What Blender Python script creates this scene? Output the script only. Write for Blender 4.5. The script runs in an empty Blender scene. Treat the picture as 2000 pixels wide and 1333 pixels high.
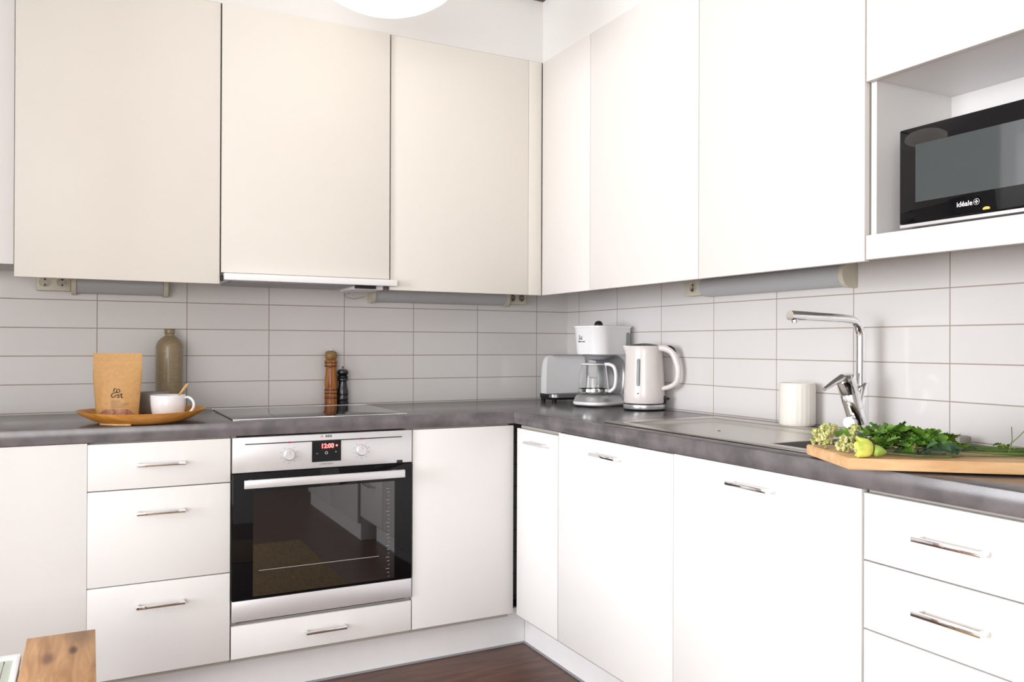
import bpy, bmesh, math, random
from mathutils import Vector, Matrix
random.seed(7)
PI = math.pi
sc = bpy.context.scene
C = sc.collection

# ------------------------------------------------------------------ camera
CAM = (-1.9855, -3.2397, 1.1443)
YAW, PITCH, ROLL, FOC, SX, SY = -0.4774, 0.0027, 0.0037, 1589.06, -7.3495, 3.8195
fw = Vector((math.sin(-YAW)*math.cos(PITCH), math.cos(YAW)*math.cos(PITCH), math.sin(PITCH)))
rt = fw.cross(Vector((0, 0, 1))).normalized()
up = rt.cross(fw)
r2 = rt*math.cos(ROLL) + up*math.sin(ROLL)
u2 = -rt*math.sin(ROLL) + up*math.cos(ROLL)
cd = bpy.data.cameras.new('camera')
cam = bpy.data.objects.new('camera', cd); C.objects.link(cam)
M = Matrix((r2, u2, -fw)).transposed().to_4x4(); M.translation = CAM
cam.matrix_world = M
cd.sensor_width = 36; cd.lens = FOC*36/2000; cd.shift_x = -SX/2000; cd.shift_y = SY/2000
cd.clip_start = 0.02
sc.camera = cam

# ------------------------------------------------------------------ world, lights, exposure
w = bpy.data.worlds.new('world'); sc.world = w; w.use_nodes = True
bg = w.node_tree.nodes['Background']; bg.inputs[0].default_value = (0.93, 0.96, 1.0, 1); bg.inputs[1].default_value = 0.3
sc.view_settings.view_transform = 'Standard'; sc.view_settings.look = 'None'
sc.view_settings.gamma = 1.0; sc.view_settings.use_curve_mapping = False
sc.view_settings.exposure = 0.15

def area(name, loc, rot, sx, sy, power, col):
    l = bpy.data.lights.new(name, 'AREA'); l.shape = 'RECTANGLE'; l.size = sx; l.size_y = sy
    l.energy = power; l.color = col
    o = bpy.data.objects.new(name, l); C.objects.link(o); o.location = loc; o.rotation_euler = rot
    return o
# daylight entering through the window of the left wall and through the big window behind the camera
area('daylight_left_window', (-6.03, -2.00, 1.45), (0, -PI/2, 0), 1.80, 2.00, 200, (0.94, 0.965, 1.0))
area('daylight_front_window', (-3.95, -5.13, 1.35), (PI/2, 0, 0), 2.36, 1.56, 92, (1.0, 0.98, 0.955))

# ------------------------------------------------------------------ materials
def mat(name, col=(0.8, 0.8, 0.8), rough=0.5, metal=0.0, spec=0.5, trans=0.0, ior=1.45, coat=0.0, emit=None, es=0.0,
        var=0.0, vscale=20.0, bump=0.0, bscale=60.0, stretch=(1, 1, 1), sub=0.0, col2=None, thr=None):
    m = bpy.data.materials.new(name); m.use_nodes = True
    nt = m.node_tree; N = nt.nodes; L = nt.links; b = N['Principled BSDF']
    b.inputs['Base Color'].default_value = (*col, 1); b.inputs['Roughness'].default_value = rough
    b.inputs['Metallic'].default_value = metal; b.inputs['Specular IOR Level'].default_value = spec
    b.inputs['IOR'].default_value = ior; b.inputs['Transmission Weight'].default_value = trans
    b.inputs['Coat Weight'].default_value = coat; b.inputs['Coat Roughness'].default_value = 0.05
    if emit: b.inputs['Emission Color'].default_value = (*emit, 1); b.inputs['Emission Strength'].default_value = es
    if sub: b.inputs['Subsurface Weight'].default_value = sub; b.inputs['Subsurface Scale'].default_value = 0.01
    tc = N.new('ShaderNodeTexCoord'); mp = N.new('ShaderNodeMapping'); mp.inputs['Scale'].default_value = stretch
    L.new(tc.outputs['Object'], mp.inputs['Vector'])
    if var or col2:
        n = N.new('ShaderNodeTexNoise'); n.inputs['Scale'].default_value = vscale; n.inputs['Detail'].default_value = 6
        L.new(mp.outputs[0], n.inputs['Vector'])
        r = N.new('ShaderNodeValToRGB'); L.new(n.outputs['Fac'], r.inputs[0])
        c2 = col2 or tuple(c*(1-var) for c in col); c1 = col if col2 else tuple(min(1, c*(1+var)) for c in col)
        lo, hi = thr or (0.35, 0.65)
        r.color_ramp.elements[0].position = lo; r.color_ramp.elements[0].color = (*c2, 1)
        r.color_ramp.elements[1].position = hi; r.color_ramp.elements[1].color = (*c1, 1)
        L.new(r.outputs[0], b.inputs['Base Color'])
    if bump:
        n2 = N.new('ShaderNodeTexNoise'); n2.inputs['Scale'].default_value = bscale; n2.inputs['Detail'].default_value = 3
        L.new(mp.outputs[0], n2.inputs['Vector'])
        bm_ = N.new('ShaderNodeBump'); bm_.inputs['Strength'].default_value = bump; bm_.inputs['Distance'].default_value = 0.002
        L.new(n2.outputs['Fac'], bm_.inputs['Height']); L.new(bm_.outputs[0], b.inputs['Normal'])
    return m

def tile_mat(name, axis, off, z0=0.9036, W=0.2985, H=0.0985):
    m = bpy.data.materials.new(name); m.use_nodes = True
    nt = m.node_tree; N = nt.nodes; L = nt.links; b = N['Principled BSDF']
    tc = N.new('ShaderNodeTexCoord'); sp = N.new('ShaderNodeSeparateXYZ'); L.new(tc.outputs['Object'], sp.inputs[0])
    au = N.new('ShaderNodeMath'); au.operation = 'ADD'; au.inputs[1].default_value = off + 30*W
    L.new(sp.outputs[axis], au.inputs[0])
    av = N.new('ShaderNodeMath'); av.operation = 'ADD'; av.inputs[1].default_value = -z0 + 30*H
    L.new(sp.outputs[2], av.inputs[0])
    cb = N.new('ShaderNodeCombineXYZ'); L.new(au.outputs[0], cb.inputs[0]); L.new(av.outputs[0], cb.inputs[1])
    br = N.new('ShaderNodeTexBrick'); br.offset = 0; br.squash = 1
    br.inputs['Scale'].default_value = 1; br.inputs['Brick Width'].default_value = W; br.inputs['Row Height'].default_value = H
    br.inputs['Mortar Size'].default_value = 0.0017; br.inputs['Mortar Smooth'].default_value = 0.15
    br.inputs['Color1'].default_value = (0.69, 0.665, 0.655, 1); br.inputs['Color2'].default_value = (0.715, 0.69, 0.68, 1)
    br.inputs['Mortar'].default_value = (0.36, 0.30, 0.255, 1)
    L.new(cb.outputs[0], br.inputs['Vector']); L.new(br.outputs['Color'], b.inputs['Base Color'])
    rr = N.new('ShaderNodeMapRange'); L.new(br.outputs['Fac'], rr.inputs['Value'])
    rr.inputs['To Min'].default_value = 0.16; rr.inputs['To Max'].default_value = 0.8
    L.new(rr.outputs[0], b.inputs['Roughness'])
    ns = N.new('ShaderNodeTexNoise'); ns.inputs['Scale'].default_value = 9; ns.inputs['Detail'].default_value = 2
    L.new(tc.outputs['Object'], ns.inputs['Vector'])
    ma = N.new('ShaderNodeMath'); ma.operation = 'MULTIPLY_ADD'; ma.inputs[1].default_value = -0.8
    L.new(br.outputs['Fac'], ma.inputs[0]); L.new(ns.outputs['Fac'], ma.inputs[2])
    bp = N.new('ShaderNodeBump'); bp.inputs['Strength'].default_value = 0.35; bp.inputs['Distance'].default_value = 0.002
    L.new(ma.outputs[0], bp.inputs['Height']); L.new(bp.outputs[0], b.inputs['Normal'])
    return m

def wood_mat(name, c1, c2, scale=6, stretch=(1, 12, 12), rough=0.45, dist=3.0, spots=None, spec=0.4):
    m = bpy.data.materials.new(name); m.use_nodes = True
    nt = m.node_tree; N = nt.nodes; L = nt.links; b = N['Principled BSDF']
    b.inputs['Roughness'].default_value = rough; b.inputs['Specular IOR Level'].default_value = spec
    tc = N.new('ShaderNodeTexCoord'); mp = N.new('ShaderNodeMapping'); mp.inputs['Scale'].default_value = stretch
    L.new(tc.outputs['Object'], mp.inputs['Vector'])
    n = N.new('ShaderNodeTexNoise'); n.inputs['Scale'].default_value = scale; n.inputs['Detail'].default_value = 8
    n.inputs['Distortion'].default_value = dist*0.3
    L.new(mp.outputs[0], n.inputs['Vector'])
    r = N.new('ShaderNodeValToRGB'); L.new(n.outputs['Fac'], r.inputs[0])
    r.color_ramp.elements[0].position = 0.32; r.color_ramp.elements[0].color = (*c2, 1)
    r.color_ramp.elements[1].position = 0.66; r.color_ramp.elements[1].color = (*c1, 1)
    out = r.outputs[0]
    if spots:   # knots: (x, y, radius) on the object's own surface
        for (kx, ky, kr, kc) in spots:
            vm = N.new('ShaderNodeVectorMath'); vm.operation = 'DISTANCE'
            s2 = N.new('ShaderNodeSeparateXYZ'); L.new(tc.outputs['Object'], s2.inputs[0])
            c3 = N.new('ShaderNodeCombineXYZ'); L.new(s2.outputs[0], c3.inputs[0]); L.new(s2.outputs[1], c3.inputs[1])
            vs_ = N.new('ShaderNodeVectorMath'); vs_.operation = 'MULTIPLY'; vs_.inputs[1].default_value = (1, 0.34, 1)
            L.new(c3.outputs[0], vs_.inputs[0]); L.new(vs_.outputs[0], vm.inputs[0]); vm.inputs[1].default_value = (kx, ky*0.34, 0)
            mr = N.new('ShaderNodeMapRange'); L.new(vm.outputs['Value'], mr.inputs['Value'])
            mr.inputs['From Min'].default_value = kr*0.35; mr.inputs['From Max'].default_value = kr
            mr.inputs['To Min'].default_value = 0.85; mr.inputs['To Max'].default_value = 0
            mx = N.new('ShaderNodeMixRGB'); L.new(mr.outputs[0], mx.inputs[0]); L.new(out, mx.inputs[1]); mx.inputs[2].default_value = (*kc, 1)
            out = mx.outputs[0]
    L.new(out, b.inputs['Base Color'])
    return m

def counter_mat():
    m = mat('grey_laminate', (0.165, 0.147, 0.152), rough=0.2, spec=0.55, vscale=14, col2=(0.095, 0.086, 0.09), bump=0.05, bscale=400)
    return m

M_cream = mat('cream_lacquer', (0.80, 0.765, 0.705), rough=0.42, spec=0.35, var=0.008, vscale=3)
M_white = mat('white_lacquer', (0.80, 0.785, 0.775), rough=0.40, spec=0.35, var=0.006, vscale=3)
M_carc = mat('melamine_board', (0.42, 0.39, 0.35), rough=0.5)
M_gap = mat('dark_cabinet_edge', (0.30, 0.26, 0.22), rough=0.6)
M_plinth = mat('grey_white_plinth', (0.86, 0.85, 0.86), rough=0.45, var=0.01)
M_wall = mat('painted_wall', (0.83, 0.825, 0.81), rough=0.8, bump=0.15, bscale=120)
M_soff = mat('painted_soffit', (0.80, 0.79, 0.775), rough=0.8)
M_ceil = mat('white_ceiling', (0.85, 0.85, 0.84), rough=0.9)
M_tileB = tile_mat('white_tiles_back', 0, 0.164)
M_tileR = tile_mat('white_tiles_right', 1, 0.1018)
M_floor = mat('dark_brown_floor', (0.15, 0.068, 0.042), rough=0.33, spec=0.35, vscale=6, col2=(0.085, 0.038, 0.028), stretch=(1, 6, 1))
M_count = counter_mat()
M_chrome = mat('chrome', (0.82, 0.82, 0.83), rough=0.07, metal=1)
M_steel = mat('brushed_steel', (0.55, 0.53, 0.50), rough=0.27, metal=1, bump=0.05, bscale=300, stretch=(1, 30, 1))
M_dsteel = mat('sink_bowl_steel', (0.22, 0.21, 0.20), rough=0.35, metal=1)
M_silver = mat('silver_panel', (0.74, 0.735, 0.75), rough=0.36, metal=0.55, spec=0.5)
M_blackg = mat('black_glass', (0.004, 0.004, 0.005), rough=0.03, spec=0.3)
M_ovenw = mat('oven_window_glass', (0.008, 0.0075, 0.007), rough=0.02, spec=0.5, ior=1.95)
M_mww = mat('microwave_window_mesh', (0.048, 0.060, 0.062), rough=0.04, spec=0.5, ior=1.8)
M_cook = mat('black_ceramic_glass', (0.03, 0.027, 0.028), rough=0.05, spec=0.4)
M_black = mat('black_plastic', (0.012, 0.012, 0.013), rough=0.32)
M_blackl = mat('black_lacquered_wood', (0.008, 0.009, 0.012), rough=0.25, coat=0.4)
M_wplas = mat('white_plastic', (0.88, 0.88, 0.895), rough=0.2, coat=0.4)
M_gplas = mat('grey_plastic', (0.32, 0.32, 0.34), rough=0.35)
M_silverp = mat('silver_plastic', (0.50, 0.50, 0.51), rough=0.28, metal=0.6)
M_kett = mat('off_white_enamel', (0.74, 0.685, 0.665), rough=0.28, coat=0.3)
M_gauge = mat('smoky_gauge', (0.33, 0.32, 0.33), rough=0.15)
M_gaugeg = mat('green_grey_gauge', (0.24, 0.27, 0.25), rough=0.2)
M_glass = mat('clear_glass', (0.97, 0.98, 0.98), rough=0.0, trans=1.0, ior=1.3)
M_beige = mat('aged_beige_plastic', (0.66, 0.61, 0.50), rough=0.45)
M_diff = mat('lamp_diffuser', (0.52, 0.53, 0.545), rough=0.35, bump=0.2, bscale=200, stretch=(30, 30, 1))
M_wht = mat('matt_white_metal', (0.86, 0.86, 0.87), rough=0.4)
M_opal = mat('opal_glass', (0.93, 0.93, 0.92), rough=0.35, emit=(1.0, 0.93, 0.82), es=1.6)
M_tray = wood_mat('honey_wood', (0.66, 0.30, 0.052), (0.46, 0.175, 0.02), scale=7, stretch=(2, 14, 4), rough=0.4)
M_board = wood_mat('beech_board', (0.76, 0.50, 0.27), (0.62, 0.36, 0.165), scale=3, stretch=(2, 16, 16), rough=0.55)
M_bench = wood_mat('weathered_plank', (0.56, 0.32, 0.155), (0.34, 0.175, 0.08), scale=4, stretch=(12, 1.2, 10), rough=0.6,
                   spots=[(-0.022, -0.185, 0.017, (0.16, 0.075, 0.05)), (0.027, -0.15, 0.012, (0.06, 0.03, 0.02)), (0.040, -0.05, 0.035, (0.27, 0.15, 0.08))])
M_mill = wood_mat('striped_walnut', (0.50, 0.20, 0.045), (0.20, 0.05, 0.014), scale=9, stretch=(9, 9, 0.7), rough=0.3)
M_millh = wood_mat('dark_olive_wood', (0.34, 0.21, 0.075), (0.17, 0.085, 0.025), scale=30, stretch=(1, 1, 1), rough=0.35)
M_ring = mat('dark_burnt_ring', (0.11, 0.03, 0.012), rough=0.4)
M_spoon = wood_mat('pale_spoon_wood', (0.74, 0.46, 0.20), (0.60, 0.33, 0.12), scale=9, stretch=(8, 8, 1), rough=0.5)
M_kraft = mat('kraft_paper', (0.54, 0.31, 0.12), rough=0.6, var=0.05, vscale=90, bump=0.15, bscale=25)
M_bean = mat('coffee_window', (0.24, 0.09, 0.06), rough=0.4, vscale=220, col2=(0.50, 0.25, 0.15))
M_ink = mat('dark_ink', (0.035, 0.018, 0.012), rough=0.6)
M_stone = mat('olive_stoneware', (0.33, 0.255, 0.15), rough=0.3, vscale=60, col2=(0.25, 0.19, 0.11), stretch=(1, 1, 6), coat=0.15)
M_mug = mat('glazed_white_mug', (0.78, 0.775, 0.80), rough=0.2, coat=0.3)
M_mug_shade = mat('shade_darkened_mug_glaze', (0.24, 0.22, 0.20), rough=0.3)  # dark tone is the rear mug's shadow side put into its colour
M_can = mat('ivory_ceramic', (0.80, 0.765, 0.70), rough=0.4)
M_leaf = mat('leaf_green', (0.17, 0.33, 0.035), rough=0.4, vscale=45, col2=(0.04, 0.13, 0.012))
M_leafd = mat('blue_green_leaf', (0.055, 0.13, 0.06), rough=0.5, vscale=40, col2=(0.03, 0.075, 0.035))
M_stem = mat('stem_green', (0.12, 0.19, 0.05), rough=0.5, vscale=30, col2=(0.06, 0.11, 0.025))
M_bloss = mat('pale_green_blossom', (0.74, 0.72, 0.36), rough=0.6, vscale=80, col2=(0.46, 0.48, 0.14))
M_yel = mat('yellow_green_petal', (0.74, 0.72, 0.14), rough=0.5, vscale=25, col2=(0.50, 0.60, 0.10))
M_yelg = mat('green_calyx', (0.30, 0.42, 0.07), rough=0.5)
M_red = mat('red_led', (0.5, 0.02, 0.02), emit=(1, 0.10, 0.09), es=5.0)
M_redp = mat('red_paint', (0.6, 0.02, 0.03), rough=0.4)
M_pgreen = mat('pale_green_panel', (0.42, 0.46, 0.38), rough=0.3)
M_jute = mat('jute_rug', (0.42, 0.29, 0.13), rough=0.9, vscale=30, col2=(0.24, 0.155, 0.07), stretch=(8, 0.6, 1))
M_sponge = mat('grey_sponge', (0.36, 0.35, 0.30), rough=0.9, bump=0.5, bscale=300)
M_glaz = mat('frosted_green_glazing', (0.20, 0.22, 0.12), rough=0.3)
M_ymark = mat('yellow_mark', (0.85, 0.55, 0.12), rough=0.5)
M_wtxt = mat('white_print', (0.85, 0.85, 0.85), rough=0.5)
M_hedge = mat('garden_green', (0.16, 0.24, 0.09), rough=0.9, vscale=4, col2=(0.08, 0.13, 0.04))
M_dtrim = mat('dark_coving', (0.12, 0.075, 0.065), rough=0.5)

# ------------------------------------------------------------------ mesh helpers
def finish(bm, ang=38):
    bmesh.ops.recalc_face_normals(bm, faces=bm.faces[:])
    for f in bm.faces: f.smooth = True
    for e in bm.edges:
        e.smooth = len(e.link_faces) == 2 and e.calc_face_angle(0) < math.radians(ang)

ROOT = {}
def thing(name, label, cat, loc=(0, 0, 0), rz=0, group=None):
    o = bpy.data.objects.new(name, None); C.objects.link(o); o.empty_display_size = 0.05
    o.location = loc; o.rotation_euler = (0, 0, rz); o['label'] = label; o['category'] = cat
    if group: o['group'] = group
    ROOT[o] = Matrix.Translation(loc) @ Matrix.Rotation(rz, 4, 'Z')
    return o
def obj(name, bm, m, parent=None, label=None, world=False, ang=38):
    """one mesh object; world=True when bm is in world coordinates and must become local to the parent"""
    if world and parent is not None:
        bmesh.ops.transform(bm, matrix=rootmat(parent).inverted(), verts=bm.verts[:])
    finish(bm, ang)
    me = bpy.data.meshes.new(name); bm.to_mesh(me); bm.free()
    for mm in (m if isinstance(m, (list, tuple)) else [m]): me.materials.append(mm)
    o = bpy.data.objects.new(name, me); C.objects.link(o)
    if parent is not None: o.parent = parent
    if label: o['label'] = label
    return o
def rootmat(o):
    while o.parent is not None: o = o.parent
    return ROOT.get(o, Matrix.Identity(4))
def tag(o, label, cat, group=None, kind=None):
    o['label'] = label; o['category'] = cat
    if group: o['group'] = group
    if kind: o['kind'] = kind
    return o
def struct(name, bm, m, parent=None):
    o = obj(name, bm, m, parent)
    if parent is None: o['kind'] = 'structure'
    return o
def bx(bm, x0, x1, y0, y1, z0, z1, bev=0.0, seg=2):
    r = bmesh.ops.create_cube(bm, size=1)
    vs = r['verts']
    bmesh.ops.scale(bm, vec=(abs(x1-x0), abs(y1-y0), abs(z1-z0)), verts=vs)
    bmesh.ops.translate(bm, vec=((x0+x1)/2, (y0+y1)/2, (z0+z1)/2), verts=vs)
    if bev:
        es = list({e for v in vs for e in v.link_edges})
        bmesh.ops.bevel(bm, geom=es, offset=bev, segments=seg, affect='EDGES', profile=0.5)
    return bm
def box(*a, **k): return bx(bmesh.new(), *a, **k)
def lathe(bm, prof, n=48, c=(0, 0, 0), close=True):
    rings = []
    for r, z in prof:
        if r < 1e-6: rings.append([bm.verts.new((c[0], c[1], c[2]+z))])
        else: rings.append([bm.verts.new((c[0]+r*math.cos(2*PI*i/n), c[1]+r*math.sin(2*PI*i/n), c[2]+z)) for i in range(n)])
    for a, b in zip(rings, rings[1:]):
        for i in range(n):
            j = (i+1) % n
            if len(a) == 1 and len(b) == 1: continue
            if len(a) == 1: bm.faces.new((a[0], b[j], b[i]))
            elif len(b) == 1: bm.faces.new((a[i], a[j], b[0]))
            else: bm.faces.new((a[i], a[j], b[j], b[i]))
    return bm
def loft(bm, loops, cap=True):
    R = [[bm.verts.new(p) for p in l] for l in loops]
    n = len(R[0])
    for a, b in zip(R, R[1:]):
        for i in range(n):
            j = (i+1) % n; bm.faces.new((a[i], a[j], b[j], b[i]))
    if cap:
        bm.faces.new(R[0][::-1]); bm.faces.new(R[-1])
    return bm
def rrect(cx, cy, hx, hy, r, z, n=6):
    P = []
    r = min(r, hx-1e-4, hy-1e-4)
    for (sx, sy, a0) in ((1, 1, 0), (-1, 1, PI/2), (-1, -1, PI), (1, -1, 1.5*PI)):
        for k in range(n+1):
            a = a0 + PI/2*k/n
            P.append((cx+sx*(hx-r)+r*math.cos(a), cy+sy*(hy-r)+r*math.sin(a), z))
    return P
def tube(bm, pts, rad, n=12, cap=True, squash=1.0):
    pts = [Vector(p) for p in pts]
    rads = rad if isinstance(rad, (list, tuple)) else [rad]*len(pts)
    t0 = (pts[1]-pts[0]).normalized()
    nrm = t0.cross(Vector((0, 0, 1)))
    if nrm.length < 0.1: nrm = t0.cross(Vector((0, 1, 0)))
    nrm.normalize()
    loops = []
    for i, p in enumerate(pts):
        t = ((pts[min(i+1, len(pts)-1)]-pts[max(i-1, 0)])).normalized()
        nrm = (nrm - t*nrm.dot(t)).normalized()
        b = t.cross(nrm)
        loops.append([p + (nrm*math.cos(2*PI*k/n)*squash + b*math.sin(2*PI*k/n))*rads[i] for k in range(n)])
    return loft(bm, loops, cap)
def smooth_path(pts, k=8):
    pts = [Vector(p) for p in pts]; out = []
    P = [pts[0]*2-pts[1]] + pts + [pts[-1]*2-pts[-2]]
    for i in range(1, len(P)-2):
        for s in range(k):
            t = s/k; a, b, c, d = P[i-1:i+3]
            out.append(0.5*((2*b)+(c-a)*t+(2*a-5*b+4*c-d)*t*t+(3*b-a-3*c+d)*t**3))
    out.append(pts[-1]); return out
def grid_solid(xs, ys, holes, z0, z1, bev=0.0, keep=None):
    bm = bmesh.new(); V = {}
    def v(i, j):
        if (i, j) not in V: V[(i, j)] = bm.verts.new((xs[i], ys[j], z1))
        return V[(i, j)]
    for i in range(len(xs)-1):
        for j in range(len(ys)-1):
            if (i, j) in holes: continue
            bm.faces.new((v(i, j), v(i+1, j), v(i+1, j+1), v(i, j+1)))
    top = bm.faces[:]
    r = bmesh.ops.extrude_face_region(bm, geom=top)
    bmesh.ops.translate(bm, vec=(0, 0, z0-z1), verts=[g for g in r['geom'] if isinstance(g, bmesh.types.BMVert)])
    bmesh.ops.recalc_face_normals(bm, faces=bm.faces[:])
    bmesh.ops.dissolve_limit(bm, angle_limit=0.01, verts=bm.verts[:], edges=bm.edges[:])
    if bev:
        es = [e for e in bm.edges if len(e.link_faces) == 2 and e.calc_face_angle(0) > 1.0]
        bmesh.ops.bevel(bm, geom=es, offset=bev, segments=2, affect='EDGES', profile=0.5)
    return bm
def text_bm(s, size, ex=0.0003, align='CENTER', space=1.0, off=0.0):
    cu = bpy.data.curves.new('t', 'FONT'); cu.body = s; cu.size = size; cu.extrude = ex; cu.align_x = align
    cu.space_character = space; cu.offset = off; cu.resolution_u = 4
    to = bpy.data.objects.new('t', cu); C.objects.link(to)
    dg = bpy.context.evaluated_depsgraph_get(); me = bpy.data.meshes.new_from_object(to.evaluated_get(dg))
    bm = bmesh.new(); bm.from_mesh(me)
    bpy.data.objects.remove(to); bpy.data.curves.remove(cu); bpy.data.meshes.remove(me)
    return bm
def xf(bm, m): bmesh.ops.transform(bm, matrix=m, verts=bm.verts[:]); return bm
FACE_NEGY = Matrix.Rotation(PI/2, 4, 'X')                       # text plane facing -y (towards the room)
FACE_NEGX = Matrix.Rotation(-PI/2, 4, 'Z') @ FACE_NEGY          # text plane facing -x
def join(dst, src):
    me = bpy.data.meshes.new('tmp'); src.to_mesh(me); src.free(); dst.from_mesh(me); bpy.data.meshes.remove(me); return dst

# ------------------------------------------------------------------ room shell
FY = -0.583; UY = -0.323; CZ = 2.5676
XL, YF = -6.0, -5.1
struct('floor', box(XL-0.1, 0.1, YF-0.1, 0.1, -0.1, 0.0), M_floor)
struct('ceiling', box(XL-0.1, 0.1, YF-0.1, 0.1, CZ, CZ+0.1), M_ceil)
struct('wall_back', box(-2.75, 0.0, 0.0, 0.1, 0, CZ), M_tileB)
bm = bmesh.new(); bx(bm, XL-0.1, -4.0, 0.0, 0.1, 0, CZ); bx(bm, -3.5, -2.75, 0.0, 0.1, 0, CZ); bx(bm, -4.0, -3.5, 0.0, 0.1, 2.32, CZ)
struct('wall_back', bm, M_wall)
struct('wall_right', box(0.0, 0.1, YF-0.1, 0.1, 0, CZ), M_tileR)
# left wall with a daylight window (y -2.3..-0.95, z 0.8..2.1) and a glazed door beyond it
struct('added_light_blocker', box(-2.75, -2.62, -0.80, -0.001, 0.0, CZ), M_wall)  # unseen pier, added to keep window light off the left tiles
bm = bmesh.new()
for a in ((YF, -3.05, 0, CZ), (-3.05, -0.95, 0, 0.50), (-3.05, -0.95, 2.40, CZ), (-0.95, 0.0, 0, CZ)):
    bx(bm, XL-0.1, XL, a[0], a[1], a[2], a[3])
struct('wall_left', bm, M_wall)
bm = bmesh.new()
for a in ((XL-0.1, -5.18, 0, CZ), (-2.72, 0.1, 0, CZ)):
    bx(bm, a[0], a[1], YF-0.1, YF, a[2], a[3])
bx(bm, -5.18, -2.72, YF-0.1, YF, 0, 0.5); bx(bm, -5.18, -2.72, YF-0.1, YF, 2.2, CZ)
struct('wall_front', bm, M_wall)
def frame_bm(axis, pos, a0, a1, z0, z1, t=0.05, d=0.07, mull=()):
    bm = bmesh.new()
    def b(p0, p1, q0, q1):
        if axis == 'x': bx(bm, pos, pos+d, p0, p1, q0, q1, 0.003)
        else: bx(bm, p0, p1, pos, pos+d, q0, q1, 0.003)
    b(a0, a0+t, z0, z1); b(a1-t, a1, z0, z1); b(a0+t, a1-t, z0, z0+t); b(a0+t, a1-t, z1-t, z1)
    for m_ in mull: b(m_-t/2, m_+t/2, z0+t, z1-t)
    return bm
struct('window_1', frame_bm('x', XL-0.0, -3.05, -0.95, 0.50, 2.40, d=0.04), M_wht)
struct('window_2', frame_bm('y', YF-0.0, -5.18, -2.72, 0.5, 2.2, d=0.04), M_wht)
d1 = bpy.data.objects.new('door_1', None); C.objects.link(d1); d1['kind'] = 'structure'
struct('door_frame', frame_bm('y', -0.03, -4.0, -3.5, 0.0, 2.32, t=0.045, d=0.075), M_wht, d1)
struct('door_panel', box(-3.955, -3.545, 0.005, 0.025, 0.045, 2.275), M_glaz, d1)
# boxed-in soffits above the wall cabinets
struct('wall_soffit_back', box(-2.19, -0.317, -0.317, -0.002, 2.312, CZ), M_soff)
struct('wall_soffit_right', box(-0.317, -0.002, -2.5, -0.002, 2.312, CZ), M_soff)
struct('wall_chase', box(-2.619, -2.1895, -0.30, -0.002, 1.39, CZ), M_soff)
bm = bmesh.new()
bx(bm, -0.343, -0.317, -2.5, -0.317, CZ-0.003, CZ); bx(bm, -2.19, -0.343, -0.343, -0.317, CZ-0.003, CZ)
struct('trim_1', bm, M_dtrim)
# wall beyond the cabinets on the right is plain paint (outside the frame)

# ------------------------------------------------------------------ fronts and handles
def to_world(run, a0, a1, d0, d1):
    """run 'b': a along x, d = y ; run 'r': a along y, d = x"""
    return (a0, a1, d0, d1) if run == 'b' else (d0, d1, a0, a1)
def handle(run, c, z, parent, L=0.134, fd=FY):
    bm = bmesh.new()
    h = L/2
    for (a0, a1, e0, e1, z0, z1) in ((c-h, c+h, fd-0.031, fd-0.023, z-0.0045, z+0.0045),
                                     (c-h, c-h+0.008, fd-0.023, fd+0.0005, z-0.0045, z+0.0045),
                                     (c+h-0.008, c+h, fd-0.023, fd+0.0005, z-0.0045, z+0.0045)):
        x0, x1, y0, y1 = to_world(run, a0, a1, e0, e1); bx(bm, x0, x1, y0, y1, z0, z1, 0.0008)
    return obj('handle', bm, M_chrome, parent, world=True)
def front(name, run, a0, a1, z0, z1, parent, m, fd=FY, t=0.018):
    x0, x1, y0, y1 = to_world(run, a0, a1, fd, fd+t)
    return obj(name, box(x0, x1, y0, y1, z0, z1, bev=0.0012), m, parent, world=True)
def carcass(run, a0, a1, z0, z1, parent, m=M_carc, d0=FY+0.0195, d1=-0.004, name='body', top=True):
    x0, x1, y0, y1 = to_world(run, a0+0.0008, a1-0.0008, d0, d1)
    return obj(name, box(x0, x1, y0, y1, z0, z1), m, parent, world=True)
def cab(name, label, cat, run, c, group=None, z=0.0, d=-0.3):
    loc = (c, d, z) if run == 'b' else (d, c, z)
    return thing(name, label, cat, loc, 0, group)

CT = 0.8545   # underside of the worktop
ZB = 0.156
# blank end panel on the far left
t = cab('base_cabinet', 'plain white blank-fronted base unit left of the white drawers, behind the wooden bench', 'cabinet', 'b', -2.29)
carcass('b', -2.60, -1.9865, 0.14, CT, t)
front('front_panel', 'b', -2.60, -1.9842, 0.06, CT-0.0005, t, M_white)
# three-drawer unit
t = cab('drawer_cabinet', 'white base cabinet with three drawers left of the oven', 'cabinet', 'b', -1.785)
carcass('b', -1.9845, -1.5855, 0.14, CT, t)
for z0, z1, hz in ((0.7135, 0.8495, 0.7845), (0.4315, 0.7105, 0.6410), (ZB, 0.4285, 0.3640)):
    d_ = front('drawer', 'b', -1.9835, -1.5868, z0, z1, t, M_white); handle('b', -1.787, hz, d_)
# oven housing with a drawer below
t = cab('oven_cabinet', 'white base cabinet housing the oven, with one low drawer below it', 'cabinet', 'b', -1.2845)
bm = bmesh.new()
bx(bm, -1.5845, -1.5665, FY+0.0195, -0.004, 0.14, CT); bx(bm, -1.0025, -0.9845, FY+0.0195, -0.004, 0.14, CT)
bx(bm, -1.5665, -1.0025, FY+0.0195, -0.004, 0.14, 0.262)
obj('body', bm, M_carc, t, world=True)
d_ = front('drawer', 'b', -1.5825, -0.9860, ZB, 0.2585, t, M_white); handle('b', -1.287, 0.2105, d_)
# single door unit right of the oven
t = cab('door_cabinet', 'white base cabinet with one plain handleless door right of the oven', 'cabinet', 'b', -0.784)
carcass('b', -0.9835, -0.5985, 0.14, CT, t)
front('door', 'b', -0.9815, -0.5870, ZB, 0.8485, t, M_white)
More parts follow.
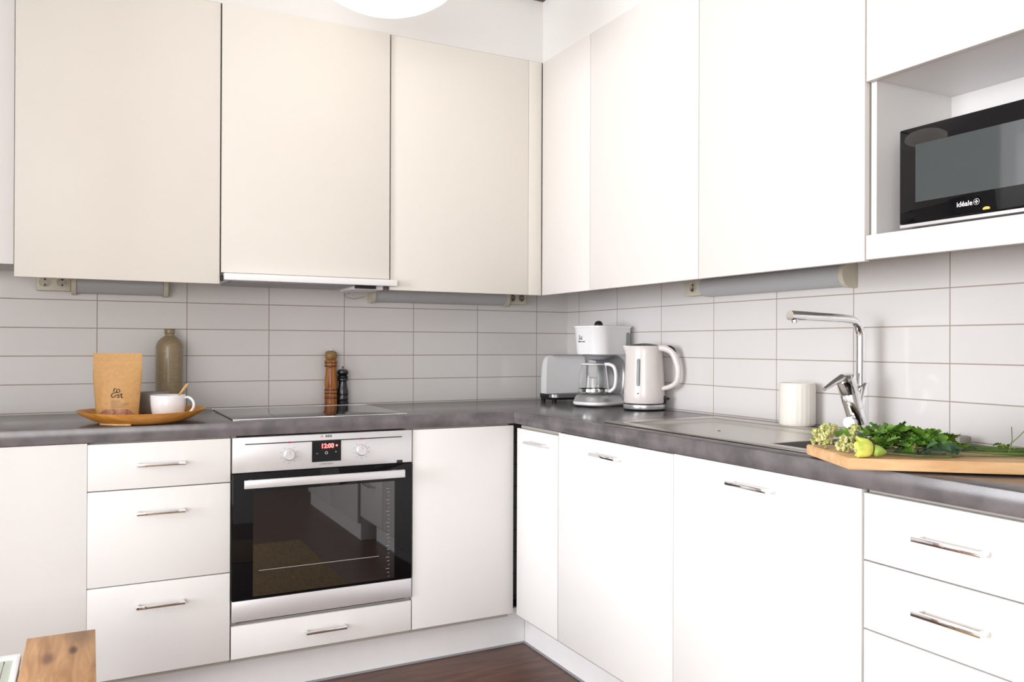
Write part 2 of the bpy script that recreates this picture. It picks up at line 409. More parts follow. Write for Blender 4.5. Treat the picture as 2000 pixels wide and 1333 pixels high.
# right-hand run
t = cab('door_cabinet', 'narrow white base cabinet with one handled door in the inner corner', 'cabinet', 'r', -0.7475)
carcass('r', -0.8945, -0.5985, 0.14, 0.850, t)
d_ = front('door', 'r', -0.8930, -0.6020, ZB, 0.8405, t, M_white); handle('r', -0.770, 0.800, d_)
t = cab('door_cabinet', 'wide white base cabinet with one handled door, second from the inner corner', 'cabinet', 'r', -1.198)
carcass('r', -1.4985, -0.8965, 0.14, CT, t)
d_ = front('door', 'r', -1.4975, -0.8985, ZB, 0.8515, t, M_white); handle('r', -1.194, 0.809, d_)
t = cab('door_cabinet', 'wide white front with one handle between the corner cabinets and the right drawers', 'cabinet', 'r', -1.80)
bm = bmesh.new()   # open-topped body so the sink bowl has room
bx(bm, -0.5635, -0.545, -2.0975, -1.5005, 0.14, CT); bx(bm, -0.022, -0.004, -2.0975, -1.5005, 0.14, CT)
bx(bm, -0.545, -0.022, -2.0975, -2.0795, 0.14, CT); bx(bm, -0.545, -0.022, -1.5185, -1.5005, 0.14, CT)
bx(bm, -0.545, -0.022, -2.0795, -1.5185, 0.14, 0.158)
obj('body', bm, M_carc, t, world=True)
d_ = front('door', 'r', -2.0980, -1.4998, ZB, 0.8535, t, M_white); handle('r', -1.7965, 0.8125, d_)
t = cab('drawer_cabinet', 'white base cabinet of drawers at the far right, under the wooden board', 'cabinet', 'r', -2.2995)
carcass('r', -2.4995, -2.1005, 0.14, CT, t)
for z0, z1, hz in ((0.7125, 0.8475, 0.7835), (0.5735, 0.7095, 0.6440), (0.4315, 0.5705, 0.503), (ZB, 0.4285, 0.364)):
    d_ = front('drawer', 'r', -2.4960, -2.1035, z0, z1, t, M_white); handle('r', -2.2985, hz, d_)
# plinths
o = obj('plinth_board', box(-2.6, -0.485, -0.485, -0.470, 0.0015, 0.139), M_plinth)
tag(o, 'recessed grey-white plinth board under the back base cabinets', 'plinth')
o = obj('plinth_board', box(-0.485, -0.470, -2.5, -0.4865, 0.0015, 0.139), M_plinth)
tag(o, 'recessed grey-white plinth board under the right base cabinets', 'plinth')
bm = bmesh.new(); bx(bm, -2.6, -0.4905, -0.4905, -0.4855, 0.0, 0.006); bx(bm, -0.4905, -0.4855, -2.5, -0.4905, 0.0, 0.006)
struct('trim_2', bm, M_gplas)

# ------------------------------------------------------------------ worktop, sink, hob
xs = [-2.60, -0.585, -0.518, -0.115, -0.003]
ys = [-2.52, -2.0, -1.125, -0.585, -0.003]
holes = {(0, 0), (0, 1), (0, 2), (2, 1)}
bm = grid_solid(xs, ys, holes, 0.8555, 0.8995, bev=0.0015)
o = obj('worktop', bm, M_count, ang=50)
tag(o, 'L-shaped mottled grey laminate worktop running along both tiled walls', 'worktop')

t = thing('sink', 'stainless steel inset sink with ribbed-edge drainer and bowl in the worktop', 'sink', (-0.3, -1.56, 0.9))
bm = grid_solid([-0.529, -0.482, -0.125, -0.066], [-2.03, -1.985, -1.745, -1.725, -1.140, -1.085], {(1, 1), (1, 3)}, 0.900, 0.9035, bev=0.0012)
obj('rim', bm, M_steel, t, world=True)
# drainer pan: sloped sides, shallow floor
def pan(x0, x1, y0, y1, zt, zf, slope, m, name, rr=0.02):
    bm = bmesh.new()
    cx, cy = (x0+x1)/2, (y0+y1)/2; hx, hy = (x1-x0)/2, (y1-y0)/2
    loops = [rrect(cx, cy, hx, hy, 0.004, zt), rrect(cx, cy, hx-slope*0.5, hy-slope*0.5, rr*0.6, (zt+zf)/2), rrect(cx, cy, hx-slope, hy-slope, rr, zf)]
    R = [[bm.verts.new(p) for p in l] for l in loops]; n = len(R[0])
    for a, b in zip(R, R[1:]):
        for i in range(n): bm.faces.new((a[i], a[(i+1) % n], b[(i+1) % n], b[i]))
    bm.faces.new(R[-1])
    return obj(name, bm, m, t, world=True, ang=8)
pan(-0.482, -0.125, -1.725, -1.140, 0.902, 0.8945, 0.022, M_steel, 'drainer')
pan(-0.482, -0.125, -1.985, -1.745, 0.902, 0.745, 0.012, M_dsteel, 'bowl', rr=0.04)
bm = bmesh.new(); lathe(bm, [(0, 0.7485), (0.028, 0.7485), (0.032, 0.7465), (0.036, 0.7455)], 24, (-0.3, -1.865, 0))
obj('drain', bm, M_chrome, t, world=True)
bm = bmesh.new(); lathe(bm, [(0, 0.8955), (0.004, 0.8955), (0.005, 0.8948)], 16, (-0.335, -1.40, 0))
obj('overflow_hole', bm, M_black, t, world=True)

t = thing('cooktop', 'flat black ceramic glass cooktop set in the worktop above the oven', 'cooktop', (-1.285, -0.31, 0.9))
bm = bmesh.new(); loft(bm, [rrect(-1.2825, -0.3065, 0.291, 0.2385, 0.004, 0.9), rrect(-1.2825, -0.3065, 0.291, 0.2385, 0.004, 0.9035), rrect(-1.2825, -0.3065, 0.289, 0.2365, 0.004, 0.9048)])
obj('glass_plate', bm, M_cook, t, world=True)
bm = bmesh.new()
for x0, x1, y0, y1 in ((-1.5745, -0.9905, -0.071, -0.067), (-1.5745, -0.9905, -0.5490, -0.5455)):
    obj('edge_strip', box(x0, x1, y0, y1, 0.8998, 0.9052, 0.0008), M_chrome, t, world=True, label='thin bright metal edge')

# ------------------------------------------------------------------ wall cabinets, back wall
UB, UT = 1.350, 2.3095
def wall_cab(label, run, a0, a1, z0, z1, m, fd=UY, name='wall_cabinet', door=True, cz0=None, da0=None, da1=None):
    t = cab(name, label, 'cabinet', run, (a0+a1)/2, z=1.39, d=-0.16)
    carcass(run, a0, a1, cz0 or (z0+0.041), z1-0.001, t, d0=UY+0.0195, d1=-0.003, m=M_carc)
    front('door', run, (da0 if da0 is not None else a0+0.0015), (da1 if da1 is not None else a1-0.0015), z0, z1, t, m, fd=fd)
    return t
wall_cab('tall cream wall cabinet door at the far left, above the wooden tray', 'b', -2.188, -1.5835, UB, UT, M_cream, da0=-2.1865, da1=-1.5858)
t = cab('wall_cabinet', 'cream wall cabinet with shorter door above the extractor hood', 'cabinet', 'b', -1.28, z=1.43, d=-0.16)
carcass('b', -1.5825, -0.9815, 1.42, UT-0.001, t, d0=UY+0.0195, d1=-0.003)
front('door', 'b', -1.5815, -0.9835, 1.389, UT, t, M_cream, fd=UY-0.010)
wall_cab('cream wall cabinet door between the extractor hood cabinet and the inner corner', 'b', -0.9805, -0.386, UB, UT, M_cream, da0=-0.9755, da1=-0.3865)
t = thing('corner_filler', 'narrow cream filler strip at the inner corner of the wall cabinets', 'filler', (-0.355, -0.31, 1.35))
obj('panel', box(-0.3850, -0.3245, UY, UY+0.018, UB, UT, bev=0.001), M_cream, t, world=True)
# right wall
M_cr2 = mat('warm_white_lacquer', (0.78, 0.745, 0.72), rough=0.42, spec=0.35, var=0.006, vscale=3)
wall_cab('narrow white wall cabinet door on the right wall next to the inner corner', 'r', -0.6845, -0.327, UB, UT, M_cr2, da0=-0.6838, da1=-0.326)
wall_cab('white wall cabinet door above the coffee maker and kettle', 'r', -1.2915, -0.6850, UB, UT, M_cr2, da0=-1.2910, da1=-0.6868)
wall_cab('wide white wall cabinet door above the sink drainer', 'r', -1.8940, -1.2920, UB, UT, M_cr2, da0=-1.8925, da1=-1.2938)
# microwave cabinet with an open niche
t = cab('microwave_cabinet', 'white wall cabinet with an open niche holding the microwave', 'cabinet', 'r', -2.196, z=1.39, d=-0.16)
bm = bmesh.new()
bx(bm, -0.303, -0.004, -1.9105, -1.8955, 1.392, 2.309)        # side towards the corner
bx(bm, -0.303, -0.004, -2.4965, -2.4785, 1.392, 2.309)        # far side
bx(bm, -0.022, -0.004, -2.4785, -1.9105, 1.392, 2.309)        # back
bx(bm, -0.303, -0.022, -2.4785, -1.9105, 1.392, 1.4100)       # niche floor
bx(bm, -0.303, -0.022, -2.4785, -1.9105, 1.7835, 1.8015)      # niche ceiling
bx(bm, -0.303, -0.022, -2.4785, -1.9105, 2.291, 2.309)
obj('body', bm, M_white, t, world=True)
front('door', 'r', -2.4965, -1.8965, 1.782, UT, t, M_cr2, fd=UY)
front('front_rail', 'r', -2.4965, -1.8965, 1.353, 1.4115, t, M_cr2, fd=UY)

# ------------------------------------------------------------------ extractor hood
t = thing('extractor_hood', 'white slim extractor hood under the middle cream wall cabinet', 'extractor hood', (-1.28, -0.18, 1.36))
obj('body', box(-1.572, -0.985, -0.315, -0.02, 1.366, 1.419, bev=0.003), M_wht, t, world=True)
obj('front_bar', box(-1.5745, -0.9575, -0.352, -0.330, 1.3625, 1.3865, bev=0.003), M_wht, t, world=True)
bm = bmesh.new(); bx(bm, -1.545, -1.115, -0.300, -0.06, 1.3605, 1.366, 0.002)
obj('grease_filter', bm, M_gplas, t, world=True)
bm = bmesh.new(); bx(bm, -1.108, -1.030, -0.318, -0.300, 1.352, 1.3658, 0.001)
obj('switch', bm, M_black, t, world=True)
bm = bmesh.new(); bx(bm, -1.108, -0.995, -0.298, -0.10, 1.350, 1.3658, 0.003)
obj('light_cover', bm, M_wht, t, world=True)
bm = bmesh.new(); bx(bm, -1.5815, -1.5755, -0.330, -0.300, 1.360, 1.380, 0.001)
obj('bracket', bm, M_black, t, world=True)
bm = bmesh.new()
tube(bm, smooth_path([(-1.06, -0.10, 1.352), (-1.075, -0.06, 1.338), (-1.03, -0.03, 1.330), (-0.985, -0.02, 1.340)], 6), 0.0012, 6)
obj('cable', bm, M_gplas, t, world=True)

# ------------------------------------------------------------------ under-cabinet lights with sockets
def dprof(depth, z0, z1, n=10):
    """D-shaped section, flat against the wall: list of (d, z)"""
    h = (z1-z0)/2; P = [(0.0015, z1)]
    for k in range(n+1):
        a = PI/2 - PI*k/n
        P.append((depth*0.45 + depth*0.55*math.cos(a), (z0+z1)/2 + h*math.sin(a)))
    P.append((0.0015, z0)); return P
def dprism(run, a0, a1, depth, z0, z1):
    bm = bmesh.new(); P = dprof(depth, z0, z1)
    f = (lambda a, d, z: (a, -d, z)) if run == 'b' else (lambda a, d, z: (-d, a, z))
    return loft(bm, [[f(a0, d, z) for d, z in P], [f(a1, d, z) for d, z in P]])
def under_light(label, run, a0, a1, sock0, sock1, n, capend=True, caps=(1, 1)):
    loc = ((a0+a1)/2, -0.02, 1.355) if run == 'b' else (-0.02, (a0+a1)/2, 1.355)
    t = thing('under_cabinet_light', label, 'light', loc, 0, None)
    s = 1 if a1 > a0 else -1
    obj('diffuser', dprism(run, a0, a1, 0.058, 1.320, 1.388), M_diff, t, world=True)
    if caps[0]: obj('end_cap', dprism(run, a0-s*0.016, a0-s*0.0005, 0.064, 1.315, 1.3895), M_beige, t, world=True)
    if caps[1]: obj('end_cap', dprism(run, a1+s*0.0005, a1+s*0.016, 0.064, 1.315, 1.3895), M_beige, t, world=True)
    lo, hi = min(sock0, sock1), max(sock0, sock1)
    x0, x1, y0, y1 = to_world(run, lo, hi, -0.034, -0.0015)
    p = obj('socket_box', box(x0, x1, y0, y1, 1.326, 1.389, bev=0.003), M_beige, t, world=True)
    for k in range(n):
        c = lo + (hi-lo)*(k+0.5)/n
        bm = bmesh.new()
        lathe(bm, [(0.0195, 0.0), (0.0195, 0.0025), (0.0165, 0.0025), (0.0155, -0.0005), (0, -0.0005)], 28)
        rot = Matrix.Rotation(PI/2, 4, 'X') if run == 'b' else Matrix.Rotation(-PI/2, 4, 'Y')
        pos = Vector((c, -0.0345, 1.3555)) if run == 'b' else Vector((-0.0345, c, 1.3555))
        xf(bm, Matrix.Translation(pos) @ rot)
        for dz in (-0.0095, 0.0095):
            b2 = bmesh.new(); lathe(b2, [(0, 0.0006), (0.0032, 0.0006), (0.0032, -0.0003)], 12)
            if run == 'b': xf(b2, Matrix.Translation(pos+Vector((0.0, 0, dz))) @ rot)
            else: xf(b2, Matrix.Translation(pos+Vector((0, 0, dz))) @ rot)
            for f in b2.faces: f.material_index = 1
            join(bm, b2)
        s_ = obj('socket', bm, [M_beige, M_black], p, world=True)
under_light('short under-cabinet light with double socket at its left end, behind the far-left cabinet', 'b', -2.020, -1.742, -2.142, -2.037, 2, caps=(1, 1))
under_light('under-cabinet light on the back wall right of the hood, sockets near the corner', 'b', -0.945, -0.348, -0.236, -0.331, 2, caps=(1, 1))
under_light('under-cabinet light on the right wall above the tap and drainer', 'r', -0.985, -1.592, -0.968, -0.880, 1, caps=(0, 1))

# ------------------------------------------------------------------ oven
t = thing('oven', 'built-in oven with silver control panel, red clock and black glass door', 'oven', (-1.2845, -0.3, 0.27))
obj('body', box(-1.565, -1.004, -0.560, -0.03, 0.275, 0.85), M_gplas, t, world=True)
OX0, OX1 = -1.5815, -0.9875
p = obj('control_panel', box(OX0, OX1, -0.589, -0.561, 0.7395, 0.8500, bev=0.0015), M_silver, t, world=True)
bm = bmesh.new(); bx(bm, -1.544, -1.0245, -0.5905, -0.5885, 0.8272, 0.8302); obj('trim_line', bm, M_black, p, world=True)
obj('display', box(-1.3335, -1.2375, -0.5915, -0.5885, 0.7600, 0.8270), M_blackg, p, world=True)
bm = xf(text_bm('12:00', 0.0205, 0.0003, off=0.0006), Matrix.Translation((-1.2830, -0.5920, 0.8045)) @ Matrix.Diagonal((0.95, 1, 1, 1)) @ FACE_NEGY)
b2 = bmesh.new(); lathe(b2, [(0, 0.0004), (0.0034, 0.0004), (0.0034, 0)], 16); xf(b2, Matrix.Translation((-1.2520, -0.5916, 0.8112)) @ Matrix.Rotation(PI/2, 4, 'X')); join(bm, b2)
obj('clock_digits', bm, M_red, p, world=True)
obj('minus_symbol', box(-1.320, -1.314, -0.5922, -0.5914, 0.7871, 0.7879), M_wtxt, p, world=True)
bm = grid_solid([-1.2568, -1.2552, -1.2544, -1.2528], [0.7881, 0.7897, 0.7905, 0.7921], {(0, 0), (2, 0), (0, 2), (2, 2)}, -0.0004, 0.0004)
obj('plus_symbol', xf(bm, Matrix.Translation((0, -0.5918, 0)) @ FACE_NEGY), M_wtxt, p, world=True)
bm = bmesh.new()
tube(bm, [(-1.2865+0.004*math.cos(a), -0.5917, 0.7885+0.004*math.sin(a)) for a in [2*PI*k/20 for k in range(21)]], 0.0006, 6, cap=False)
obj('clock_symbol', bm, M_wtxt, p, world=True)
bm = xf(text_bm('AEG', 0.0105, 0.0002, off=0.00035, space=1.15), Matrix.Translation((-1.2785, -0.5893, 0.8395)) @ FACE_NEGY)
obj('brand_lettering', bm, M_ink, p, world=True)
bm = bmesh.new()
for k in range(3): bx(bm, -1.3050, -1.2965, -0.5895, -0.5888, 0.8398+k*0.0026, 0.8408+k*0.0026)
obj('brand_mark', bm, M_redp, p, world=True)
bm = xf(text_bm('COMPETENCE', 0.0052, 0.0002, space=1.4), Matrix.Translation((-1.2855, -0.5893, 0.7500)) @ FACE_NEGY)
obj('model_lettering', bm, M_ink, p, world=True)
for kx, kz in ((-1.4065, 0.7885), (-1.1672, 0.7900)):
    bm = bmesh.new(); lathe(bm, [(0.0185, 0), (0.0185, 0.002), (0.0165, 0.003), (0.0162, 0.011), (0.0150, 0.0125), (0, 0.0125)], 40)
    xf(bm, Matrix.Translation((kx, -0.5890, kz)) @ Matrix.Rotation(PI/2, 4, 'X'))
    kn = obj('knob', bm, M_silver, p, world=True)
    obj_ = box(kx-0.0004, kx+0.0004, -0.6022, -0.6014, kz+0.004, kz+0.012); obj('pointer', obj_, M_redp, p, world=True)
    bm = bmesh.new(); tube(bm, [(kx+0.0192*math.cos(a), -0.5893, kz+0.0192*math.sin(a)) for a in [2*PI*k/36 for k in range(37)]], 0.0005, 5, cap=False)
    for k in range(10):
        if k == 0: continue
        a = PI/2 - 2*PI*k/10
        b2 = box(-0.0022, 0.0022, -0.0003, 0.0003, -0.0008, 0.0008)
        xf(b2, Matrix.Translation((kx+0.027*math.cos(a), -0.5893, kz+0.027*math.sin(a)))); join(bm, b2)
    obj('dial_marks', bm, M_gplas, p, world=True)
    obj('indicator', box(kx-0.0028, kx+0.0028, -0.5912, -0.5885, 0.8262, 0.8312), M_redp, p, world=True)
obj('door_latch', box(-1.042, -1.022, -0.5905, -0.5885, 0.7395, 0.7485), M_black, p, world=True)
dr = obj('door', box(OX0, OX1, -0.589, -0.561, 0.3385, 0.7370, bev=0.0015), M_blackg, t, world=True)
obj('window', box(-1.5185, -1.0500, -0.5896, -0.5888, 0.3470, 0.6785), M_ovenw, dr, world=True)
obj('printed_line', box(-1.500, -1.105, -0.5902, -0.5895, 0.4270, 0.4282), M_silver, dr, world=True, label='fine pale line across the glass')
bm = bmesh.new()
for k in range(24):
    bx(bm, -1.072-0.004*(k % 3), -1.068, -0.5902, -0.5895, 0.355+k*0.013, 0.3565+k*0.013)
obj('scale_marks', bm, M_gplas, dr, world=True)
bm = bmesh.new(); bx(bm, -1.5530, -1.0300, -0.640, -0.629, 0.6965, 0.7220, 0.0015)
for x in (-1.535, -1.060): bx(bm, x, x+0.014, -0.629, -0.5885, 0.7020, 0.7165, 0.001)
obj('door_handle', bm, M_silver, dr, world=True, label='long flat silver bar handle')
obj('lower_panel', box(OX0, OX1, -0.589, -0.561, 0.2725, 0.3375, bev=0.0015), M_silver, t, world=True)

# ------------------------------------------------------------------ microwave
t = thing('microwave', 'black glass fronted microwave in the open niche of the right cabinet', 'microwave', (-0.17, -2.19, 1.412))
MX = -0.310
y0, y1 = -2.426, -1.9770
obj('body', box(MX+0.030, -0.035, y0+0.003, y1-0.003, 1.4190, 1.6420, bev=0.004), M_silver, t, world=True)
p = obj('door', box(MX, MX+0.0295, y0, y1, 1.4270, 1.6465, bev=0.004), M_blackg, t, world=True)
obj('window', box(MX-0.0006, MX+0.0005, -2.330, -2.0190, 1.4735, 1.6050), M_mww, p, world=True)
obj('bottom_strip', box(MX+0.002, MX+0.0295, y0, y1, 1.4185, 1.4262, bev=0.001), M_silver, t, world=True)
bm = xf(text_bm('idéale', 0.0155, 0.0002, off=0.0002), Matrix.Translation((MX-0.0003, -2.1360, 1.4475)) @ FACE_NEGX)
obj('brand_lettering', bm, M_wtxt, p, world=True)
bm = bmesh.new()
cy_, cz_ = -2.1625, 1.4530
for k in range(12):
    a0 = 2*PI*k/12; b2 = bmesh.new()
    pts = []
    for r_ in (0.0072, 0.0098):
        for aa in ((a0, a0+0.40) if r_ < 0.009 else (a0+0.40, a0)):
            pts.append((MX-0.0006, cy_+r_*math.cos(aa), cz_+r_*math.sin(aa)))
    b2.faces.new([b2.verts.new(q) for q in pts]); bmesh.ops.solidify(b2, geom=b2.faces[:], thickness=0.0003); join(bm, b2)
b2 = bmesh.new(); tube(b2, [(MX-0.0004, cy_+0.0066*math.cos(a), cz_+0.0066*math.sin(a)) for a in [2*PI*k/28 for k in range(29)]], 0.0004, 5, cap=False); join(bm, b2)
bx(bm, MX-0.0009, MX-0.0003, cy_-0.0011, cy_+0.0011, cz_-0.004, cz_+0.004); bx(bm, MX-0.0009, MX-0.0003, cy_-0.004, cy_+0.004, cz_-0.0011, cz_+0.0011)
obj('gear_emblem', bm, M_wtxt, p, world=True)
bm = bmesh.new(); lathe(bm, [(0, 0.0003), (0.008, 0.0003), (0.008, 0)], 24)  # small yellow half-oval mark low on the microwave door
for v in bm.verts: v.co.x = max(v.co.x*0.5, -0.002)
xf(bm, Matrix.Translation((MX-0.0003, -2.184, 1.4355)) @ Matrix.Rotation(-PI/2, 4, 'Y'))
obj('door_mark', bm, M_ymark, p, world=True)
for yy in (-1.995, -2.41):
    for xx in (-0.27, -0.06):
        bm = bmesh.new(); lathe(bm, [(0, 0.0), (0.010, 0.0), (0.011, 0.008), (0, 0.008)], 16, (xx, yy, 1.4105)); obj('foot', bm, M_black, t, world=True)

# ------------------------------------------------------------------ pendant lamp
LX, LY, LZ = -1.175, -0.85, 2.172
bm = bmesh.new()
prof = [(0, 0.0)] + [(0.33*math.sin(a), 0.33*(1-math.cos(a))) for a in [0.08*k for k in range(1, 9)]]
rtop = prof[-1][0]; ztop = prof[-1][1]
prof += [(rtop*1.04, ztop+0.03), (rtop*1.0, ztop+0.055), (rtop*0.80, ztop+0.085), (rtop*0.4, ztop+0.105), (0.03, ztop+0.11), (0, ztop+0.11)]
t = thing('pendant_lamp', 'round white opal ceiling lamp cut off by the top of the picture', 'lamp', (LX, LY, LZ))
lathe(bm, prof, 64); obj('lamp_shade', bm, M_opal, t)
bm = bmesh.new(); tube(bm, [(0, 0, ztop+0.111), (0, 0, CZ-LZ-0.033)], 0.004, 10); obj('cord', bm, M_wht, t)
bm = bmesh.new(); lathe(bm, [(0.02, CZ-LZ-0.032), (0.05, CZ-LZ-0.02), (0.055, CZ-LZ-0.001), (0, CZ-LZ-0.001)], 32); obj('ceiling_rose', bm, M_wht, t)

# ------------------------------------------------------------------ tray and what stands on it
TX, TY = -1.832, -0.468
t = thing('wooden_tray', 'oval honey-coloured wooden tray on the worktop left of the cooktop', 'tray', (TX, TY, 0.9))
bm = bmesh.new(); n = 72; loops = []
def ell(a, b, z, lift=0.0):
    return [(a*math.cos(2*PI*k/n), b*math.sin(2*PI*k/n), z+lift*abs(math.cos(2*PI*k/n))**3) for k in range(n)]
for a, b, z, l in ((0.105, 0.100, 0.0015, 0), (0.118, 0.113, 0.003, 0), (0.140, 0.133, 0.011, 0), (0.168, 0.156, 0.024, 0.002), (0.182, 0.168, 0.034, 0.004), (0.185, 0.170, 0.0372, 0.004),
                   (0.182, 0.167, 0.0378, 0.004), (0.176, 0.161, 0.034, 0.003), (0.150, 0.138, 0.018, 0), (0.125, 0.118, 0.0095, 0), (0.10, 0.095, 0.008, 0)):
    loops.append(ell(a, b, z, l))
loft(bm, loops); obj('bowl', bm, M_tray, t, ang=60)
bm = bmesh.new()
tube(bm, [(0.128*math.cos(math.radians(a)), 0.117*math.sin(math.radians(a)), 0.0032) for a in range(203, 258, 5)], 0.0026, 8)
obj('foot_edge', bm, M_spoon, t, label='pale worn foot edge')

# kraft pouch
BXc, BYc, BZ = -1.9015, -0.435, 0.9120
t = thing('coffee_pouch', 'brown kraft paper coffee pouch standing on the wooden tray', 'pouch', (BXc, BYc, BZ), math.radians(-12))
BW, BH = 0.139, 0.2035
def halfw(v): return BW/2*(0.86 + 0.14*min(1, v*1.6)) if v < 1 else BW/2
def thick(u, v):
    base = 0.030*(1-v)**0.75*(0.35+0.65*min(1, 1)) if v < 0.86 else 0.030*(0.14**0.75)*(1-v)/0.14
    return 0.0010 + base*(1-abs(u)**2.4)*(1.0 if v > 0.08 else 1.0)
def pouch_y(u, v, s):
    y = -s*thick(u, v)
    if s > 0: y += 0.0025*math.sin(9*u+6*v)*(1-v)*(1-abs(u)) - 0.004*math.exp(-((u+0.55-0.5*(v-0.45))**2)/0.01)*math.exp(-((v-0.35)**2)/0.03)
    return y
bm = bmesh.new(); NU, NV = 28, 36
G = {}
for s in (1, -1):
    for i in range(NU+1):
        for j in range(NV+1):
            u = -1+2*i/NU; v = j/NV
            z = v*BH - (0.004*(abs(u)**2) if j == 0 and s < 0 else 0)*0
            G[(s, i, j)] = bm.verts.new((u*halfw(v), pouch_y(u, v, s), z))
    for i in range(NU):
        for j in range(NV):
            q = [G[(s, i, j)], G[(s, i+1, j)], G[(s, i+1, j+1)], G[(s, i, j+1)]]
            f = bm.faces.new(q if s > 0 else q[::-1])
for j in range(NV):
    bm.faces.new((G[(1, 0, j)], G[(1, 0, j+1)], G[(-1, 0, j+1)], G[(-1, 0, j)]))
    bm.faces.new((G[(1, NU, j+1)], G[(1, NU, j)], G[(-1, NU, j)], G[(-1, NU, j+1)]))
for i in range(NU):
    bm.faces.new((G[(1, i+1, 0)], G[(1, i, 0)], G[(-1, i, 0)], G[(-1, i+1, 0)]))
    bm.faces.new((G[(1, i, NV)], G[(1, i+1, NV)], G[(-1, i+1, NV)], G[(-1, i, NV)]))
pouch = obj('bag', bm, M_kraft, t, ang=70)
def on_pouch(bm, lift=0.0006):
    for v_ in bm.verts:
        uu = v_.co.x/halfw(v_.co.z/BH); vv = v_.co.z/BH
        v_.co.y = pouch_y(max(-1, min(1, uu)), max(0, min(1, vv)), 1) - lift + (v_.co.y)*0.5
    return bm
def sub(bm, n=1):
    bmesh.ops.triangulate(bm, faces=bm.faces[:]); return bm
# seal crease
bm = bmesh.new()
for i in range(24):
    x0 = -BW/2+BW*i/24; bx(bm, x0, x0+BW/24, -0.0002, 0.0002, 0.1740, 0.1748)
obj('seal_crease', on_pouch(bm), M_spoon, t)
# swirling letter mark: r o over o s t
def stroke(pts, rad=0.0012, k=6):
    b = bmesh.new(); tube(b, [(p[0], 0, p[1]) for p in smooth_path([(q[0], q[1], 0) for q in pts], k)], rad, 6); return b
bm = bmesh.new(); ox, oz = 0.004, 0.078
for pts in ([(-0.011, 0.006), (-0.011, 0.011), (-0.009, 0.015), (-0.006, 0.0165)],
            [(-0.005, 0.0055), (-0.001, 0.0045), (-0.0035, 0.009), (0.000, 0.0135), (0.005, 0.0125), (0.0065, 0.008), (0.004, 0.0045), (-0.001, 0.0035), (-0.008, 0.003), (-0.014, 0.001)],
            [(-0.014, 0.001), (-0.017, -0.003), (-0.0165, -0.008), (-0.0125, -0.011), (-0.008, -0.0095), (-0.006, -0.005), (-0.003, -0.0045)],
            [(0.006, -0.0025), (0.001, -0.0028), (-0.0005, -0.005), (0.004, -0.0070), (0.0055, -0.0095), (0.002, -0.0120), (-0.002, -0.0105)],
            [(0.0105, 0.001), (0.0105, -0.007), (0.012, -0.0115), (0.0155, -0.0125)],
            [(0.0070, -0.0025), (0.0145, -0.0025)]):
    b = stroke(pts, 0.00135)
    for v_ in b.verts: v_.co.x += ox; v_.co.z += oz
    join(bm, b)
obj('printed_logo', on_pouch(bm, 0.0008), M_ink, t)
# small print lines
bm = bmesh.new(); random.seed(3)
for k, (x0, x1) in enumerate(((-0.014, 0.010), (-0.014, 0.014), (-0.014, 0.038), (-0.014, 0.036), (-0.014, 0.030), (-0.014, 0.024))):
    z = 0.056-k*0.0042; x = x0
    while x < x1:
        l = random.uniform(0.002, 0.006)
        bx(bm, x, min(x+l, x1), -0.0001, 0.0001, z-0.00045, z+0.00045); x += l+0.0012
for x0, x1, z in ((-0.030, -0.024, 0.0476), (-0.014, 0.030, 0.0290)):
    x = x0
    while x < x1:
        bx(bm, x, min(x+0.003, x1), -0.0001, 0.0001, z-0.0004, z+0.0004); x += 0.0042
obj('small_print', on_pouch(bm, 0.0003), M_ink, t)
# gusset window showing the beans
bm = bmesh.new(); NX = 26
for i in range(NX):
    for j in range(4):
        def P_(i, j):
            u = -0.86+1.72*i/NX; top = 0.030 if abs(u) < 0.55 else 0.030-(abs(u)-0.55)*0.055
            z = 0.001+(top-0.001)*j/4; return (u*halfw(z/BH), 0, z)
        q = [bm.verts.new(P_(i, j)), bm.verts.new(P_(i+1, j)), bm.verts.new(P_(i+1, j+1)), bm.verts.new(P_(i, j+1))]
        bm.faces.new(q)
bmesh.ops.remove_doubles(bm, verts=bm.verts[:], dist=1e-5)
obj('bean_window', on_pouch(bm, 0.0004), M_bean, t, ang=70)

def mug(label, x, y, z, m, rt=0.053, h=0.072, hang=None, group=None, name='mug'):
    t = thing(name, label, 'mug', (x, y, z))
    bm = bmesh.new()
    lathe(bm, [(0, 0.0), (rt*0.74, 0.0), (rt*0.84, 0.004), (rt*0.93, 0.018), (rt*0.985, 0.04), (rt, h-0.002), (rt-0.0012, h), (rt-0.003, h-0.002),
               (rt-0.004, 0.04), (rt*0.86, 0.016), (rt*0.7, 0.006), (0, 0.006)], 56)
    obj('body', bm, m, t)
    if hang is not None:
        d = Vector((math.cos(hang), math.sin(hang), 0)); bm = bmesh.new()
        P_ = smooth_path([d*(rt-0.003)+Vector((0, 0, h-0.008)), d*(rt+0.014)+Vector((0, 0, h-0.008)), d*(rt+0.027)+Vector((0, 0, h-0.022)),
                          d*(rt+0.027)+Vector((0, 0, h-0.040)), d*(rt+0.014)+Vector((0, 0, 0.016)), d*(rt*0.92-0.001)+Vector((0, 0, 0.012))], 8)
        tube(bm, P_, 0.0042, 10); obj('handle', bm, m, t)
    return t
mug('white glazed mug with handle, in front on the wooden tray', -1.7555, -0.436, 0.9095, M_mug, hang=math.radians(-27))
mug('mug coloured dark grey for its shade, half hidden between the pouch and the white mug', -1.7945, -0.3235, 0.9140, M_mug_shade, rt=0.050, h=0.072)
bm = bmesh.new()
P0 = Vector((-1.770, -0.452, 0.921)); P1 = Vector((-1.6930, -0.405, 1.0155))
pts = [P0.lerp(P1, k/14) for k in range(15)]
